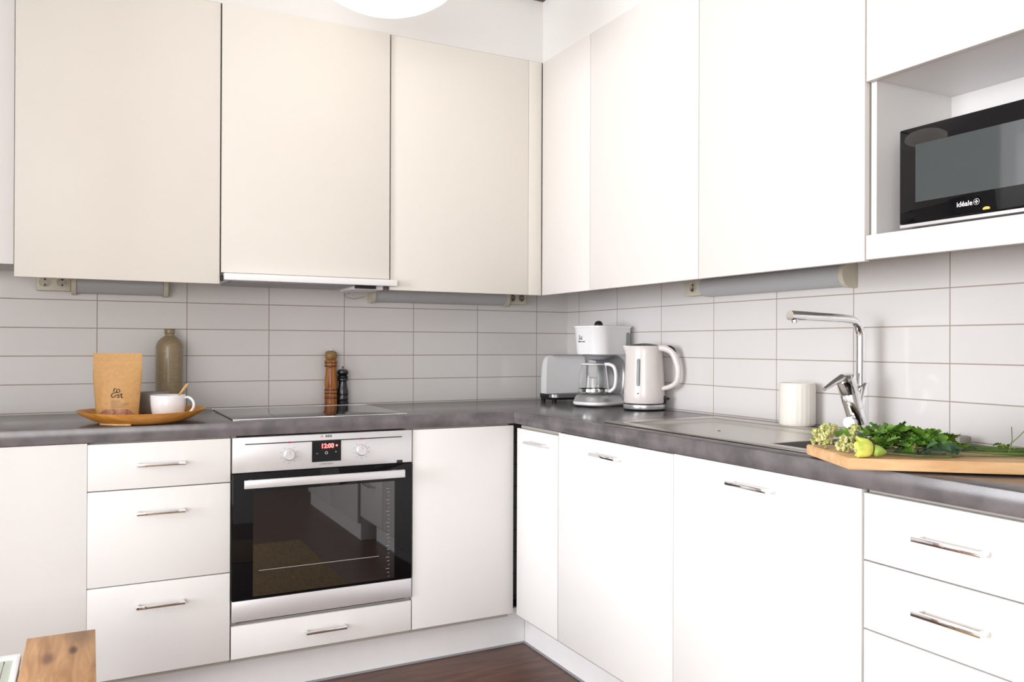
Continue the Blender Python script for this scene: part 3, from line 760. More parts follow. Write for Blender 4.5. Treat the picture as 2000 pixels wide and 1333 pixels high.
tube(bm, pts, [0.006, 0.010, 0.011, 0.008, 0.0035, 0.003, 0.003, 0.0032, 0.0034, 0.0037, 0.0042, 0.0048, 0.0052, 0.0046, 0.0026], 12, squash=0.6)
o = obj('wooden_spoon', bm, M_spoon); tag(o, 'small pale wooden spoon leaning in the white mug', 'spoon')

# stoneware bottle
t = thing('stoneware_bottle', 'tall olive-brown glazed stoneware bottle behind the wooden tray', 'bottle', (-1.7215, -0.062, 0.9))
bm = bmesh.new(); R_ = 0.0465
lathe(bm, [(0, 0.0005), (R_-0.004, 0.0005), (R_-0.001, 0.003), (R_, 0.008), (R_, 0.230), (R_-0.0015, 0.241), (R_-0.007, 0.254), (R_-0.017, 0.2645), (0.0225, 0.270),
           (0.0165, 0.2735), (0.0155, 0.277), (0.0158, 0.281), (0.0175, 0.283), (0.0178, 0.2965), (0.0165, 0.299), (0.0115, 0.299), (0.0105, 0.29), (0, 0.285)], 56)
obj('body', bm, M_stone, t)
bm = bmesh.new()
for a0 in (-0.1,):
    tube(bm, [(0.0172*math.cos(a), 0.0172*math.sin(a), 0.2835) for a in [2*PI*k/36 for k in range(37)]], 0.0013, 6, cap=False)
    tube(bm, [(0.0182*math.cos(a), 0.0182*math.sin(a), 0.2965) for a in [2*PI*k/36 for k in range(37)]], 0.0014, 6, cap=False)
obj('neck_rings', bm, M_stone, t)

# pepper mills behind the cooktop
t = thing('pepper_mill', 'tall striped wooden pepper mill behind the cooktop', 'pepper mill', (-1.1235, -0.0365, 0.9))
bm = bmesh.new()
lathe(bm, [(0, 0.0005), (0.0245, 0.0005), (0.0250, 0.003), (0.0250, 0.030), (0.0240, 0.0315), (0.0250, 0.033), (0.0250, 0.048), (0.0240, 0.050), (0.0250, 0.052), (0.0250, 0.060),
           (0.0225, 0.066), (0.0245, 0.078), (0.0252, 0.090), (0.0240, 0.110), (0.0212, 0.135), (0.0205, 0.150), (0.0215, 0.1555), (0.0240, 0.158), (0.0245, 0.170), (0.0240, 0.1715), (0.0248, 0.173),
           (0.0248, 0.181), (0.0200, 0.184), (0, 0.184)], 48)
obj('body', bm, M_mill, t)
for z in (0.0315, 0.0500, 0.0640, 0.1590, 0.1715):
    bm = bmesh.new(); lathe(bm, [(0.0240, z-0.0026), (0.0255, z-0.0018), (0.0255, z+0.0018), (0.0240, z+0.0026)], 48); obj('burnt_ring', bm, M_ring, t)
bm = bmesh.new(); lathe(bm, [(0, 0.1842), (0.018, 0.1842), (0.0228, 0.190), (0.0248, 0.199), (0.0238, 0.209), (0.0185, 0.2165), (0.009, 0.2195), (0, 0.2195)], 48); obj('head', bm, M_millh, t)
bm = bmesh.new(); lathe(bm, [(0, 0.2197), (0.006, 0.2197), (0.004, 0.222), (0.0045, 0.226), (0.003, 0.2285), (0, 0.229)], 20); obj('screw_cap', bm, M_chrome, t)
t = thing('pepper_mill', 'short black lacquered pepper mill beside the tall wooden one', 'pepper mill', (-1.0745, -0.0355, 0.9))
bm = bmesh.new()
lathe(bm, [(0, 0.0005), (0.0218, 0.0005), (0.0222, 0.003), (0.0222, 0.018), (0.0205, 0.020), (0.0222, 0.023), (0.0222, 0.030), (0.0205, 0.034), (0.0222, 0.044), (0.0220, 0.055), (0.0190, 0.072), (0.0160, 0.090),
           (0.0165, 0.098), (0.0205, 0.101), (0.0210, 0.106), (0.0195, 0.109), (0.0210, 0.112), (0.0210, 0.117), (0.0165, 0.1205), (0, 0.1205)], 44)
obj('body', bm, M_blackl, t)
bm = bmesh.new(); lathe(bm, [(0, 0.1207), (0.0160, 0.1207), (0.0210, 0.126), (0.0222, 0.133), (0.0200, 0.1405), (0.0120, 0.1455), (0, 0.146)], 44); obj('head', bm, M_blackl, t)
bm = bmesh.new(); lathe(bm, [(0, 0.1462), (0.005, 0.1462), (0.0035, 0.149), (0.0048, 0.1535), (0.003, 0.157), (0, 0.1575)], 20); obj('screw_cap', bm, M_chrome, t)

# ------------------------------------------------------------------ toaster
t = thing('toaster', 'white ribbed toaster with black base in the inner corner', 'toaster', (-0.126, -0.200, 0.9), math.radians(-5))
hx, hy = 0.1075, 0.075
def ribbed(cx, cy, hx, hy, r, z, amp):
    P = rrect(cx, cy, hx, hy, r, z, 10); out = []
    m = 128; per = 0; segs = []
    for i in range(len(P)):
        a = Vector(P[i]); b = Vector(P[(i+1) % len(P)]); segs.append((a, b, (b-a).length)); per += (b-a).length
    for k in range(m):
        s = per*k/m
        for a, b, l in segs:
            if s <= l or l == segs[-1][2]:
                if l < 1e-9: continue
                p = a.lerp(b, min(1, s/l)); d = (b-a).normalized(); nrm = Vector((d.y, -d.x, 0)); break
            s -= l
        p = p + nrm*(amp if k % 2 else 0); out.append(p)
    return out
bm = bmesh.new(); loops = []
for z, sx_, am in ((0.036, 0, 0.0), (0.038, 0.0, 0.0006), (0.10, -0.001, 0.0007), (0.150, -0.003, 0.0007), (0.178, -0.007, 0.0005), (0.192, -0.012, 0), (0.1985, -0.018, 0), (0.200, -0.026, 0)):
    loops.append(ribbed(0, 0, hx+sx_, hy+sx_, 0.050, z, am))
loft(bm, loops); obj('body', bm, M_wplas, t, ang=50)
bm = bmesh.new(); loft(bm, [rrect(0, 0, hx-0.004, hy-0.004, 0.040, 0.012, 10), rrect(0, 0, hx, hy, 0.042, 0.020, 10), rrect(0, 0, hx, hy, 0.042, 0.0355, 10)])
obj('base', bm, M_black, t)
bm = bmesh.new(); seq = [p for p in rrect(0, 0, hx+0.0008, hy+0.0008, 0.0428, 0, 10) if p[1] < -hy+0.030 and p[0] < hx-0.03]
seq.sort(key=lambda p: p[0])
lo_ = [bm.verts.new((p[0], p[1], 0.0215)) for p in seq]; hi_ = [bm.verts.new((p[0], p[1], 0.0345)) for p in seq]
for k in range(len(seq)-1): bm.faces.new((lo_[k], lo_[k+1], hi_[k+1], hi_[k]))
bmesh.ops.solidify(bm, geom=bm.faces[:], thickness=0.0006)
obj('metal_band', bm, M_silverp, t)
bm = bmesh.new(); bx(bm, -0.075, 0.080, -0.030, -0.008, 0.1995, 0.2030, 0.001); bx(bm, -0.075, 0.080, 0.010, 0.032, 0.1995, 0.2030, 0.001); obj('slot_rim', bm, M_gplas, t)
for xx in (-0.085, 0.085):
    for yy in (-0.055, 0.055):
        bm = bmesh.new(); lathe(bm, [(0, 0.0002), (0.010, 0.0002), (0.011, 0.0122), (0, 0.0122)], 16, (xx, yy, 0)); obj('foot', bm, M_black, t)

# ------------------------------------------------------------------ coffee maker (front towards -x, side towards the camera)
t = thing('coffee_maker', 'white filter coffee maker with glass jug between toaster and kettle', 'coffee maker', (-0.140, -0.480, 0.9), math.radians(18))
t.scale = (0.99, 0.95, 1.0)
def dloop(x0, x1, hy, rf, rb, z, n=8):
    """plan loop: front (x0) rounded with radius rf, back with rb"""
    P = []
    for (cx, sy, r, a0) in ((x1-rb, 1, rb, 0), (x0+rf, 1, rf, PI/2), (x0+rf, -1, rf, PI), (x1-rb, -1, rb, 1.5*PI)):
        for k in range(n+1):
            a = a0+PI/2*k/n; P.append((cx+r*math.cos(a), sy*(hy-r)+r*math.sin(a), z))
    return P
# base
bm = bmesh.new()
loft(bm, [dloop(-0.104, 0.100, 0.076, 0.06, 0.015, 0.004), dloop(-0.113, 0.103, 0.083, 0.065, 0.018, 0.009), dloop(-0.115, 0.105, 0.085, 0.068, 0.02, 0.015), dloop(-0.113, 0.105, 0.084, 0.067, 0.02, 0.020),
          dloop(-0.108, 0.104, 0.081, 0.064, 0.02, 0.0215)])
obj('base', bm, M_wplas, t)
bm = bmesh.new()
loft(bm, [dloop(-0.111, 0.066, 0.0825, 0.065, 0.02, 0.0217), dloop(-0.106, 0.064, 0.080, 0.064, 0.02, 0.034), dloop(-0.101, 0.062, 0.073, 0.060, 0.02, 0.043), dloop(-0.093, 0.058, 0.062, 0.055, 0.02, 0.047)])
obj('drip_shell', bm, M_silverp, t)
bm = bmesh.new(); lathe(bm, [(0, 0.0472), (0.052, 0.0472), (0.054, 0.0486), (0.052, 0.050), (0, 0.050)], 40, (-0.043, 0, 0)); obj('hot_plate', bm, M_silverp, t)
# rear tower with a curved front
bm = bmesh.new(); loops = []
for z, x0 in ((0.0480, 0.052), (0.060, 0.060), (0.080, 0.066), (0.130, 0.070), (0.165, 0.066), (0.185, 0.054), (0.200, 0.030), (0.208, 0.000)):
    loops.append(dloop(x0, 0.105, 0.078, 0.012, 0.018, z))
loft(bm, loops); obj('rear_tower', bm, M_silverp, t)
bm = bmesh.new(); loops = []
for z in (0.0217, 0.100, 0.2085):
    loops.append(dloop(0.074, 0.1065, 0.0795, 0.010, 0.018, z))
loft(bm, loops); obj('tank_shell', bm, M_wplas, t)
# upper housing
bm = bmesh.new()
loft(bm, [dloop(-0.075, 0.104, 0.074, 0.05, 0.02, 0.2055), dloop(-0.088, 0.107, 0.080, 0.056, 0.02, 0.209), dloop(-0.091, 0.108, 0.082, 0.058, 0.02, 0.222), dloop(-0.101, 0.113, 0.085, 0.060, 0.02, 0.314),
          dloop(-0.102, 0.114, 0.0855, 0.060, 0.02, 0.3155), dloop(-0.105, 0.116, 0.087, 0.061, 0.02, 0.3160), dloop(-0.105, 0.116, 0.087, 0.061, 0.02, 0.3215), dloop(-0.102, 0.113, 0.084, 0.058, 0.02, 0.3235)])
ho = obj('housing', bm, M_wplas, t)
bm = bmesh.new(); lathe(bm, [(0.060, 0.200), (0.069, 0.2050), (0.069, 0.2053), (0.02, 0.2053)], 40, (-0.015, 0, 0)); lathe(bm, [(0.045, 0.189), (0.062, 0.2045), (0, 0.2045)], 40, (-0.015, 0, 0)); lathe(bm, [(0, 0.183), (0.016, 0.183), (0.045, 0.189), (0, 0.190)], 40, (-0.015, 0, 0))
obj('filter_basket', bm, M_gplas, t)
bm = bmesh.new(); lathe(bm, [(0, 0.3437), (0.006, 0.3435), (0.013, 0.340), (0.0175, 0.332), (0.0185, 0.3240), (0, 0.3240)], 32, (-0.008, 0.0, 0)); obj('lid_knob', bm, M_black, t)
gy = -0.0845
bm = bmesh.new(); loft(bm, [[(p[0], gy-0.0025+0.0*p[2], p[1]) for p in rrect(0.083, 0.266, 0.0110, 0.0310, 0.0100, 0, 6)], [(p[0], gy+0.002, p[1]) for p in rrect(0.083, 0.266, 0.0110, 0.0310, 0.0100, 0, 6)]]); obj('water_gauge', bm, M_gaugeg, t)
bm = bmesh.new(); loft(bm, [[(p[0], -0.0815, p[1]) for p in rrect(0.0925, 0.185, 0.0035, 0.021, 0.003, 0, 4)], [(p[0], -0.079, p[1]) for p in rrect(0.0925, 0.185, 0.0035, 0.021, 0.003, 0, 4)]]); obj('power_switch', bm, M_black, t)
# emblem and lettering on the rounded front
lx = -0.1010
bm = bmesh.new()
ex0 = -0.0995; yc, zc, s = 0.022, 0.2765, 0.0085
def ring_patch(bm, pts):
    b = bmesh.new(); b.faces.new([b.verts.new((0, y_, z_)) for y_, z_ in pts]); bmesh.ops.solidify(b, geom=b.faces[:], thickness=0.0004); join(bm, b)
def front_x(z): return -0.091-0.010*(z-0.222)/0.092 - 0.0006
n_ = 10
for (qx, qz) in ((1, 1), (-1, 1), (-1, -1), (1, -1)):     # four corners of a square around a white circle
    arc = [(qx*s*0.80*math.cos(PI/2*k/n_), qz*s*0.80*math.sin(PI/2*k/n_)) for k in range(n_+1)]
    ring_patch(bm, [(a, b) for a, b in arc] + [(0.0, qz*s), (qx*s, qz*s), (qx*s, 0.0)])
ring_patch(bm, [(-s*0.42, -s*0.45), (s*0.30, -s*0.45), (s*0.10, s*0.62)])
for v_ in bm.verts: v_.co = Vector((v_.co.x+front_x(zc), yc - v_.co.y, zc + v_.co.z))
obj('emblem', bm, M_ink, ho)
bm = xf(text_bm('Electrolux', 0.0088, 0.0002, off=0.00025), Matrix.Translation((front_x(0.2585)+0.0003, 0.018, 0.2575)) @ FACE_NEGX)
obj('brand_lettering', bm, M_ink, ho)
# glass jug
jug = thing('coffee_jug', 'empty glass jug with white handle standing in the coffee maker', 'jug', (-0.140-0.0405, -0.480-0.0132, 0.9503))
bm = bmesh.new()
out = [(0.050, 0.0), (0.058, 0.004), (0.0595, 0.015), (0.0585, 0.045), (0.0545, 0.080), (0.0490, 0.108), (0.0475, 0.116)]
inn = [(r-0.0018, z) for r, z in out[::-1][:-1]] + [(0.048, 0.003)]
lathe(bm, [(0, 0.0)] + out + inn + [(0, 0.003)], 56); obj('glass', bm, M_glass, jug)
bm = bmesh.new(); lathe(bm, [(0.0600, 0.0095), (0.0618, 0.010), (0.0618, 0.0205), (0.0600, 0.021)], 56, close=False)
obj('metal_band', bm, M_chrome, jug)
bm = bmesh.new(); lathe(bm, [(0, 0.1165), (0.048, 0.1165), (0.0500, 0.118), (0.0490, 0.1215), (0.020, 0.1240), (0, 0.1245)], 48); obj('lid', bm, M_wplas, jug)
hd = Vector((0.66, -0.75, 0)).normalized()
bm = bmesh.new(); Hh = [hd*0.048+Vector((0, 0, 0.1185)), hd*0.066+Vector((0, 0, 0.1190)), hd*0.084+Vector((0, 0, 0.110)), hd*0.0925+Vector((0, 0, 0.088)), hd*0.0935+Vector((0, 0, 0.055)), hd*0.088+Vector((0, 0, 0.028)), hd*0.074+Vector((0, 0, 0.014)), hd*0.0615+Vector((0, 0, 0.0125))]
tube(bm, smooth_path(Hh, 6), 0.0072, 12, squash=1.15)
tube(bm, smooth_path([hd*0.0515+Vector((0, 0, 0.113)), hd*0.0585+Vector((0, 0, 0.06)), hd*0.0630+Vector((0, 0, 0.014))], 6), 0.0022, 8)
obj('handle', bm, M_wplas, jug)

# ------------------------------------------------------------------ kettle
t = thing('kettle', 'off-white ribbed electric kettle with black lid on steel base', 'kettle', (-0.0985, -0.722, 0.9))
bm = bmesh.new(); lathe(bm, [(0, 0.0003), (0.074, 0.0003), (0.078, 0.003), (0.0785, 0.006)], 56); lathe(bm, [(0.0785, 0.023), (0.077, 0.027), (0, 0.027)], 56)
obj('base_ring', bm, M_black, t)
bm = bmesh.new(); lathe(bm, [(0.0785, 0.0062), (0.0792, 0.008), (0.0792, 0.021), (0.0785, 0.0228)], 56, close=False); obj('steel_band', bm, M_silverp, t)
bm = bmesh.new(); n = 120
loops = []
spd = math.atan2(0.45, -0.89)     # spout direction: away from the handle
for r, z, am in ((0.0755, 0.0272, 0), (0.0770, 0.031, 0.0002), (0.0765, 0.06, 0.0005), (0.0745, 0.11, 0.0005), (0.0715, 0.16, 0.0005), (0.0680, 0.205, 0.0004), (0.0660, 0.228, 0), (0.0655, 0.2415, 0), (0.0630, 0.2440, 0), (0.0610, 0.2440, 0)):
    l = []
    for k in range(n):
        a = 2*PI*k/n; da = (a-spd+PI) % (2*PI)-PI
        rr = r + (am*1.6 if k % 2 else 0)
        if z > 0.19: rr += 0.017*max(0, (z-0.19)/0.054)**1.5*math.exp(-(da/0.22)**2)
        l.append((rr*math.cos(a), rr*math.sin(a), z))
    loops.append(l)
loft(bm, loops); bd = obj('body', bm, M_kett, t, ang=50)
bm = bmesh.new(); lathe(bm, [(0, 0.2534), (0.018, 0.2526), (0.040, 0.2492), (0.0545, 0.2455), (0.0560, 0.2442), (0, 0.2442)], 48); obj('lid', bm, M_black, t)
kd = Vector((0.45, -0.89, 0)).normalized()
H = [kd*0.058+Vector((0, 0, 0.236)), kd*0.088+Vector((0, 0, 0.234)), kd*0.116+Vector((0, 0, 0.218)), kd*0.133+Vector((0, 0, 0.180)), kd*0.139+Vector((0, 0, 0.145)), kd*0.132+Vector((0, 0, 0.110)), kd*0.108+Vector((0, 0, 0.092)), kd*0.073+Vector((0, 0, 0.082))]
bm = bmesh.new(); pp = smooth_path(H, 6); m_ = len(pp); tube(bm, pp, [0.0135-0.003*abs(2*k/(m_-1)-0.35) for k in range(m_)], 14, squash=0.95); obj('handle', bm, M_kett, t)
bm = bmesh.new(); tube(bm, [kd*0.096+Vector((0, 0, 0.2430)), kd*0.108+Vector((0, 0, 0.2385)), kd*0.118+Vector((0, 0, 0.2320)), kd*0.127+Vector((0, 0, 0.2190))], [0.004, 0.0062, 0.0065, 0.004], 10); obj('lid_button', bm, M_black, t)
# gauge
gdir = math.atan2(-0.582, -0.813)
def on_body(a, z, lift=0.0008):
    zs = [(0.0770, 0.031), (0.0765, 0.06), (0.0745, 0.11), (0.0715, 0.16), (0.0680, 0.205), (0.066, 0.228)]
    for (r0, z0), (r1, z1) in zip(zs, zs[1:]):
        if z <= z1: r = r0+(r1-r0)*(z-z0)/(z1-z0); break
    r += lift; return (r*math.cos(a), r*math.sin(a), z)
bm = bmesh.new(); NA, NZ = 6, 24; z0, z1 = 0.092, 0.196; hw = 0.095
G = {}
for i in range(NA+1):
    for j in range(NZ+1):
        s_ = -1+2*i/NA; z = z0+(z1-z0)*j/NZ; e = min(z-z0, z1-z)/0.006; wv = hw*(math.sqrt(max(0, 1-(1-min(1, e))**2)) if e < 1 else 1); wv = max(wv, 0.012)
        G[(i, j)] = bm.verts.new(on_body(gdir+s_*wv, z, 0.0014))
for i in range(NA):
    for j in range(NZ): bm.faces.new((G[(i, j)], G[(i+1, j)], G[(i+1, j+1)], G[(i, j+1)]))
bmesh.ops.solidify(bm, geom=bm.faces[:], thickness=0.001)
obj('water_gauge', bm, M_gauge, t, ang=60)
bm = bmesh.new()
for a_ in range(8):
    aa = 2*PI*a_/8
    b2 = bmesh.new(); x, y, z = on_body(gdir+0.028*math.cos(aa)*0.9, 0.0655+0.0021*math.sin(aa), 0.0008); lathe(b2, [(0, 0.0009), (0.0011, 0.0006), (0.0012, -0.0006)], 8); xf(b2, Matrix.Translation((x, y, z)) @ Matrix.Rotation(gdir, 4, 'Z') @ Matrix.Rotation(PI/2, 4, 'Y')); join(bm, b2)
obj('emblem', bm, M_ink, t)
kd2 = Vector((0.62, -0.78, 0))
bm = bmesh.new(); tube(bm, [kd2*0.074+Vector((0, 0, 0.050)), kd2*0.079+Vector((0, 0, 0.048)), kd2*0.082+Vector((0, 0, 0.040)), kd2*0.0785+Vector((0, 0, 0.026))], [0.007, 0.007, 0.006, 0.005], 8)
tube(bm, [kd2*0.079+Vector((0, 0, 0.045)), kd2*0.092+Vector((0, 0, 0.045)), kd2*0.098+Vector((0, 0, 0.045))], [0.003, 0.0045, 0.003], 8)
obj('power_switch', bm, M_black, t)

# ------------------------------------------------------------------ canister
t = thing('canister', 'ribbed ivory ceramic pot behind the sink drainer', 'pot', (-0.0580, -1.4375, 0.9))
bm = bmesh.new(); n = 96; loops = []
for r, z, am in ((0.0500, 0.0038, 0), (0.0518, 0.007, 0.0), (0.0525, 0.010, 0.0009), (0.0525, 0.120, 0.0009), (0.0518, 0.1255, 0), (0.0518, 0.130, 0), (0.0500, 0.1325, 0), (0.0480, 0.130, 0), (0.0475, 0.02, 0), (0.046, 0.012, 0)):
    loops.append([((r+(am if (k//2) % 2 else 0))*math.cos(2*PI*k/n), (r+(am if (k//2) % 2 else 0))*math.sin(2*PI*k/n), z) for k in range(n)])
loft(bm, loops); obj('body', bm, M_can, t, ang=50)

# ------------------------------------------------------------------ tap
FXp, FYp = -0.088, -1.690
t = thing('kitchen_tap', 'chrome kitchen tap with long swivel spout and side valve behind the sink', 'tap', (FXp, FYp, 0.9035))
bm = bmesh.new()
P_ = [(0, 0, 0.100), (0, 0, 0.20), (0, 0, 0.265)]
R0 = 0.048; cx0 = -R0; cz0 = 0.268
arc = [(cx0+R0*math.cos(a), 0, cz0+R0*math.sin(a)) for a in [math.radians(k) for k in range(0, 88, 8)]]
end = (-0.268, 0, 0.3215)
P_ = P_ + arc + [(-0.075, 0, 0.3168), (-0.15, 0, 0.3185), end]
tube(bm, P_, [0.0118]*(len(P_)-3) + [0.0120, 0.0125, 0.0130], 24)
sp = obj('spout', bm, M_chrome, t, ang=50)
bm = bmesh.new(); lathe(bm, [(0, -0.019), (0.008, -0.019), (0.009, -0.010), (0.009, 0.0)], 20); xf(bm, Matrix.Translation((-0.250, 0, 0.3205))); obj('aerator', bm, M_chrome, sp)
# upright body behind
bm = bmesh.new(); loops = []
for z, x0, x1 in ((0.0, -0.040, 0.022), (0.010, -0.036, 0.020), (0.06, -0.030, 0.0185), (0.10, -0.022, 0.018), (0.133, -0.010, 0.0175), (0.142, 0.002, 0.0175)):
    loops.append(rrect((x0+x1)/2, 0, (x1-x0)/2, 0.0185, 0.012, z, 6))
loft(bm, loops); obj('body', bm, M_chrome, t, ang=60)
# leaning cartridge
A0 = Vector((-0.022, -0.010, 0.030)); A1 = Vector((-0.070, -0.010, 0.150)); ax = (A1-A0).normalized()
bm = bmesh.new(); tube(bm, [A0, A0.lerp(A1, 0.70), A0.lerp(A1, 0.71), A0.lerp(A1, 0.73), A0.lerp(A1, 0.74), A1], [0.0235, 0.0255, 0.0243, 0.0243, 0.0255, 0.0260], 36); obj('cartridge', bm, M_chrome, t, ang=50)
bm = bmesh.new(); tube(bm, [A1+ax*0.0005, A1+ax*0.009, A1+ax*0.014], [0.0264, 0.0250, 0.0150], 36)
tube(bm, [A1+ax*0.006+Vector((-0.012, 0, 0)), A1+Vector((-0.045, 0, -0.006)), A1+Vector((-0.082, 0, -0.024))], [0.011, 0.0075, 0.005], 16, squash=1.3)
obj('lever', bm, M_chrome, t, ang=50)
bm = bmesh.new(); tube(bm, [(-0.035, -0.012, 0.036), (-0.062, -0.022, 0.036), (-0.064, -0.0228, 0.036), (-0.080, -0.029, 0.036)], [0.0125, 0.0125, 0.0150, 0.0150], 28); obj('side_valve', bm, M_chrome, t)
bm = bmesh.new(); lathe(bm, [(0, 0.0001), (0.030, 0.0001), (0.030, 0.003), (0.0265, 0.005), (0, 0.005)], 40, (-0.010, 0, 0)); obj('base_plate', bm, M_chrome, t)

o = obj('sponge', box(-0.060, -0.012, -2.005, -1.935, 0.9045, 0.9235, bev=0.004), M_sponge)
o.location = (-0.03, 0.025, 0)
tag(o, 'grey-green scouring sponge at the wall behind the flower stems', 'sponge')

# ------------------------------------------------------------------ chopping board and flowers
A = Vector((-0.667, -2.136)); uh = Vector((0.782, -0.624)).normalized(); wv = Vector((-0.583+0.667, -1.944+2.136))
wh = (wv.normalized()*0.75 + Vector((0.624, 0.782))*0.25).normalized()
LB, WB = 0.52, 0.225
Z0, Z1 = 0.9042, 0.9262
def bp(s, q, z): p = A+uh*s+wh*q; return Vector((p.x, p.y, z))
t = thing('chopping_board', 'pale beech chopping board lying over the sink and worktop edge', 'chopping board', bp(LB/2, WB/2, Z0))
bm = bmesh.new(); vs0 = [bm.verts.new(bp(s, q, Z0)) for s, q in ((0, 0), (LB, 0), (LB, WB), (0, WB))]; vs1 = [bm.verts.new(bp(s, q, Z1)) for s, q in ((0, 0), (LB, 0), (LB, WB), (0, WB))]
bm.faces.new(vs0[::-1]); bm.faces.new(vs1)
for i in range(4): bm.faces.new((vs0[i], vs0[(i+1) % 4], vs1[(i+1) % 4], vs1[i]))
bmesh.ops.bevel(bm, geom=bm.edges[:], offset=0.002, segments=2, affect='EDGES')
# grain follows the board: build it un-rotated and turn the object
ang_b = math.atan2(uh.y, uh.x)
bmesh.ops.transform(bm, matrix=(Matrix.Translation(bp(LB/2, WB/2, Z0)) @ Matrix.Rotation(ang_b, 4, 'Z')).inverted(), verts=bm.verts[:])
t.rotation_euler = (0, 0, ang_b)
obj('board', bm, M_board, t)

def leaf_bm(L=0.03, W=0.018, teeth=4, bend=0.3, lobed=True):
    """a serrated leaf along +x, lying in xy, with a fold and a droop"""
    bm = bmesh.new(); N_ = teeth*2+2; mid = []; lf = []; rt_ = []
    for k in range(N_+1):
        s = k/N_; wd = W*math.sin(PI*min(1, s*0.9+0.08))**0.8*(1.0 if (k % 2) else (0.62 if lobed else 0.85))
        if k in (0,): wd = 0.0006
        if k == N_: wd = 0.0006
        x = L*s + (0.10*L if (k % 2 and lobed) else 0); z = -bend*L*s*s
        mid.append(bm.verts.new((L*s, 0, z-0.001))); lf.append(bm.verts.new((x, wd, z+wd*0.25))); rt_.append(bm.verts.new((x, -wd, z+wd*0.25)))
    for k in range(N_):
        bm.faces.new((mid[k], mid[k+1], lf[k+1], lf[k])); bm.faces.new((mid[k+1], mid[k], rt_[k], rt_[k+1]))
    return bm
def place(bm, src, loc, yaw, pitch, roll=0, s=1):
    xf(src, Matrix.Translation(loc) @ Matrix.Rotation(yaw, 4, 'Z') @ Matrix.Rotation(-pitch, 4, 'Y') @ Matrix.Rotation(roll, 4, 'X') @ Matrix.Scale(s, 4)); return join(bm, src)
rnd = random.Random(11)
def lim(p):   # keep stems above the board and worktop, and off the wall
    return Vector((min(p.x, -0.012), p.y, max(p.z, 0.9285)))
def flower_stem(label, pts, rads, leaves, leafsize, mleaf, blossoms=None, mb=None, group=None, twigs=(), name='flower_stem'):
    P_ = [lim(Vector(p)) for p in smooth_path(pts, 8)]
    base = P_[0].copy(); t = thing(name, label, 'flower', base, 0, group)
    bm = bmesh.new(); tube(bm, P_, [rads[0]+(rads[1]-rads[0])*k/(len(P_)-1) for k in range(len(P_))], 7)
    for tw in twigs: tube(bm, [lim(Vector(q)) if i == 0 else Vector(q) for i, q in enumerate(smooth_path(tw, 5))], 0.0009, 6)
    obj('stem', bm, M_stem, t, world=True)
    if leaves:
        bm = bmesh.new(); s0, s1, cnt = leaves
        for i in range(cnt):
            f = s0+(s1-s0)*rnd.random(); p = P_[min(len(P_)-1, int(f*(len(P_)-1)))]
            yaw = rnd.uniform(-PI, PI); pit = rnd.uniform(0.0, 0.9); sz = leafsize*rnd.uniform(0.6, 1.25)
            q = p+Vector((rnd.uniform(-0.008, 0.008), rnd.uniform(-0.008, 0.008), rnd.uniform(0, 0.012)))
            place(bm, leaf_bm(sz, sz*0.42, rnd.choice((2, 3, 3)), rnd.uniform(0.1, 0.5)), q, yaw, pit, rnd.uniform(-0.8, 0.8))
        for v_ in bm.verts:
            v_.co.z = max(v_.co.z, 0.9272+0.0004*rnd.random()); v_.co.x = min(v_.co.x, -0.006)
        obj('leaves', bm, mleaf, t, world=True, ang=80)
    if blossoms:
        bm = bmesh.new()
        for (cx, cy, cz, r, cnt) in blossoms:
            for i in range(cnt):
                d = Vector((rnd.gauss(0, 1), rnd.gauss(0, 1), rnd.gauss(0, 1))).normalized()*r*rnd.uniform(0.3, 1)
                c = Vector((cx, cy, cz))+d
                for k in range(5):
                    a = 2*PI*k/5+rnd.random()
                    place(bm, leaf_bm(0.009*rnd.uniform(0.7, 1.2), 0.0042, 1, -0.5, False), c, a, rnd.uniform(0.2, 1.2), 0)
                b2 = bmesh.new(); bmesh.ops.create_icosphere(b2, subdivisions=1, radius=0.0035); xf(b2, Matrix.Translation(c)); join(bm, b2)
        for v_ in bm.verts: v_.co.z = max(v_.co.z, 0.9275)
        obj('blossoms', bm, mb or M_bloss, t, world=True, ang=80)
    return t
def B(s, q, h): return bp(s, q, Z1+h)
# blossoming heads lie over the left end, stems run off to the right
flower_stem('leafy stem with pale blossoms hanging over the left corner of the board', [B(0.50, 0.12, 0.004), B(0.30, 0.115, 0.008), B(0.16, 0.115, 0.014), B(0.045, 0.12, 0.012)], (0.0016, 0.0012), (0.60, 1.0, 44), 0.024, M_leaf,
            [(*B(0.035, 0.105, 0.010), 0.022, 34), (*B(0.010, 0.160, 0.016), 0.022, 34), (*B(0.045, 0.060, 0.008), 0.017, 22)])
flower_stem('tallest leafy stem with pale blossoms reaching up beside the tap', [B(0.52, 0.17, 0.006), B(0.32, 0.18, 0.010), B(0.18, 0.19, 0.020), B(0.07, 0.20, 0.030)], (0.0016, 0.0012), (0.58, 0.97, 34), 0.030, M_leaf,
            [(*B(0.045, 0.205, 0.032), 0.017, 20), (*B(0.020, 0.190, 0.024), 0.018, 26), (*B(0.085, 0.185, 0.034), 0.012, 10), (*B(0.125, 0.165, 0.030), 0.010, 6)])
flower_stem('dense dark leafy stem across the middle of the board', [B(0.50, 0.07, 0.004), B(0.32, 0.085, 0.006), B(0.20, 0.09, 0.012), B(0.07, 0.075, 0.010)], (0.0017, 0.0012), (0.55, 1.0, 60), 0.030, M_leaf,
            [(*B(0.070, 0.055, 0.010), 0.012, 9), (*B(0.150, 0.075, 0.016), 0.009, 5)])
flower_stem('leafy stem heaped along the back of the board', [B(0.52, 0.14, 0.006), B(0.34, 0.155, 0.010), B(0.21, 0.155, 0.020), B(0.10, 0.15, 0.026)], (0.0017, 0.0012), (0.50, 1.0, 56), 0.032, M_leaf)
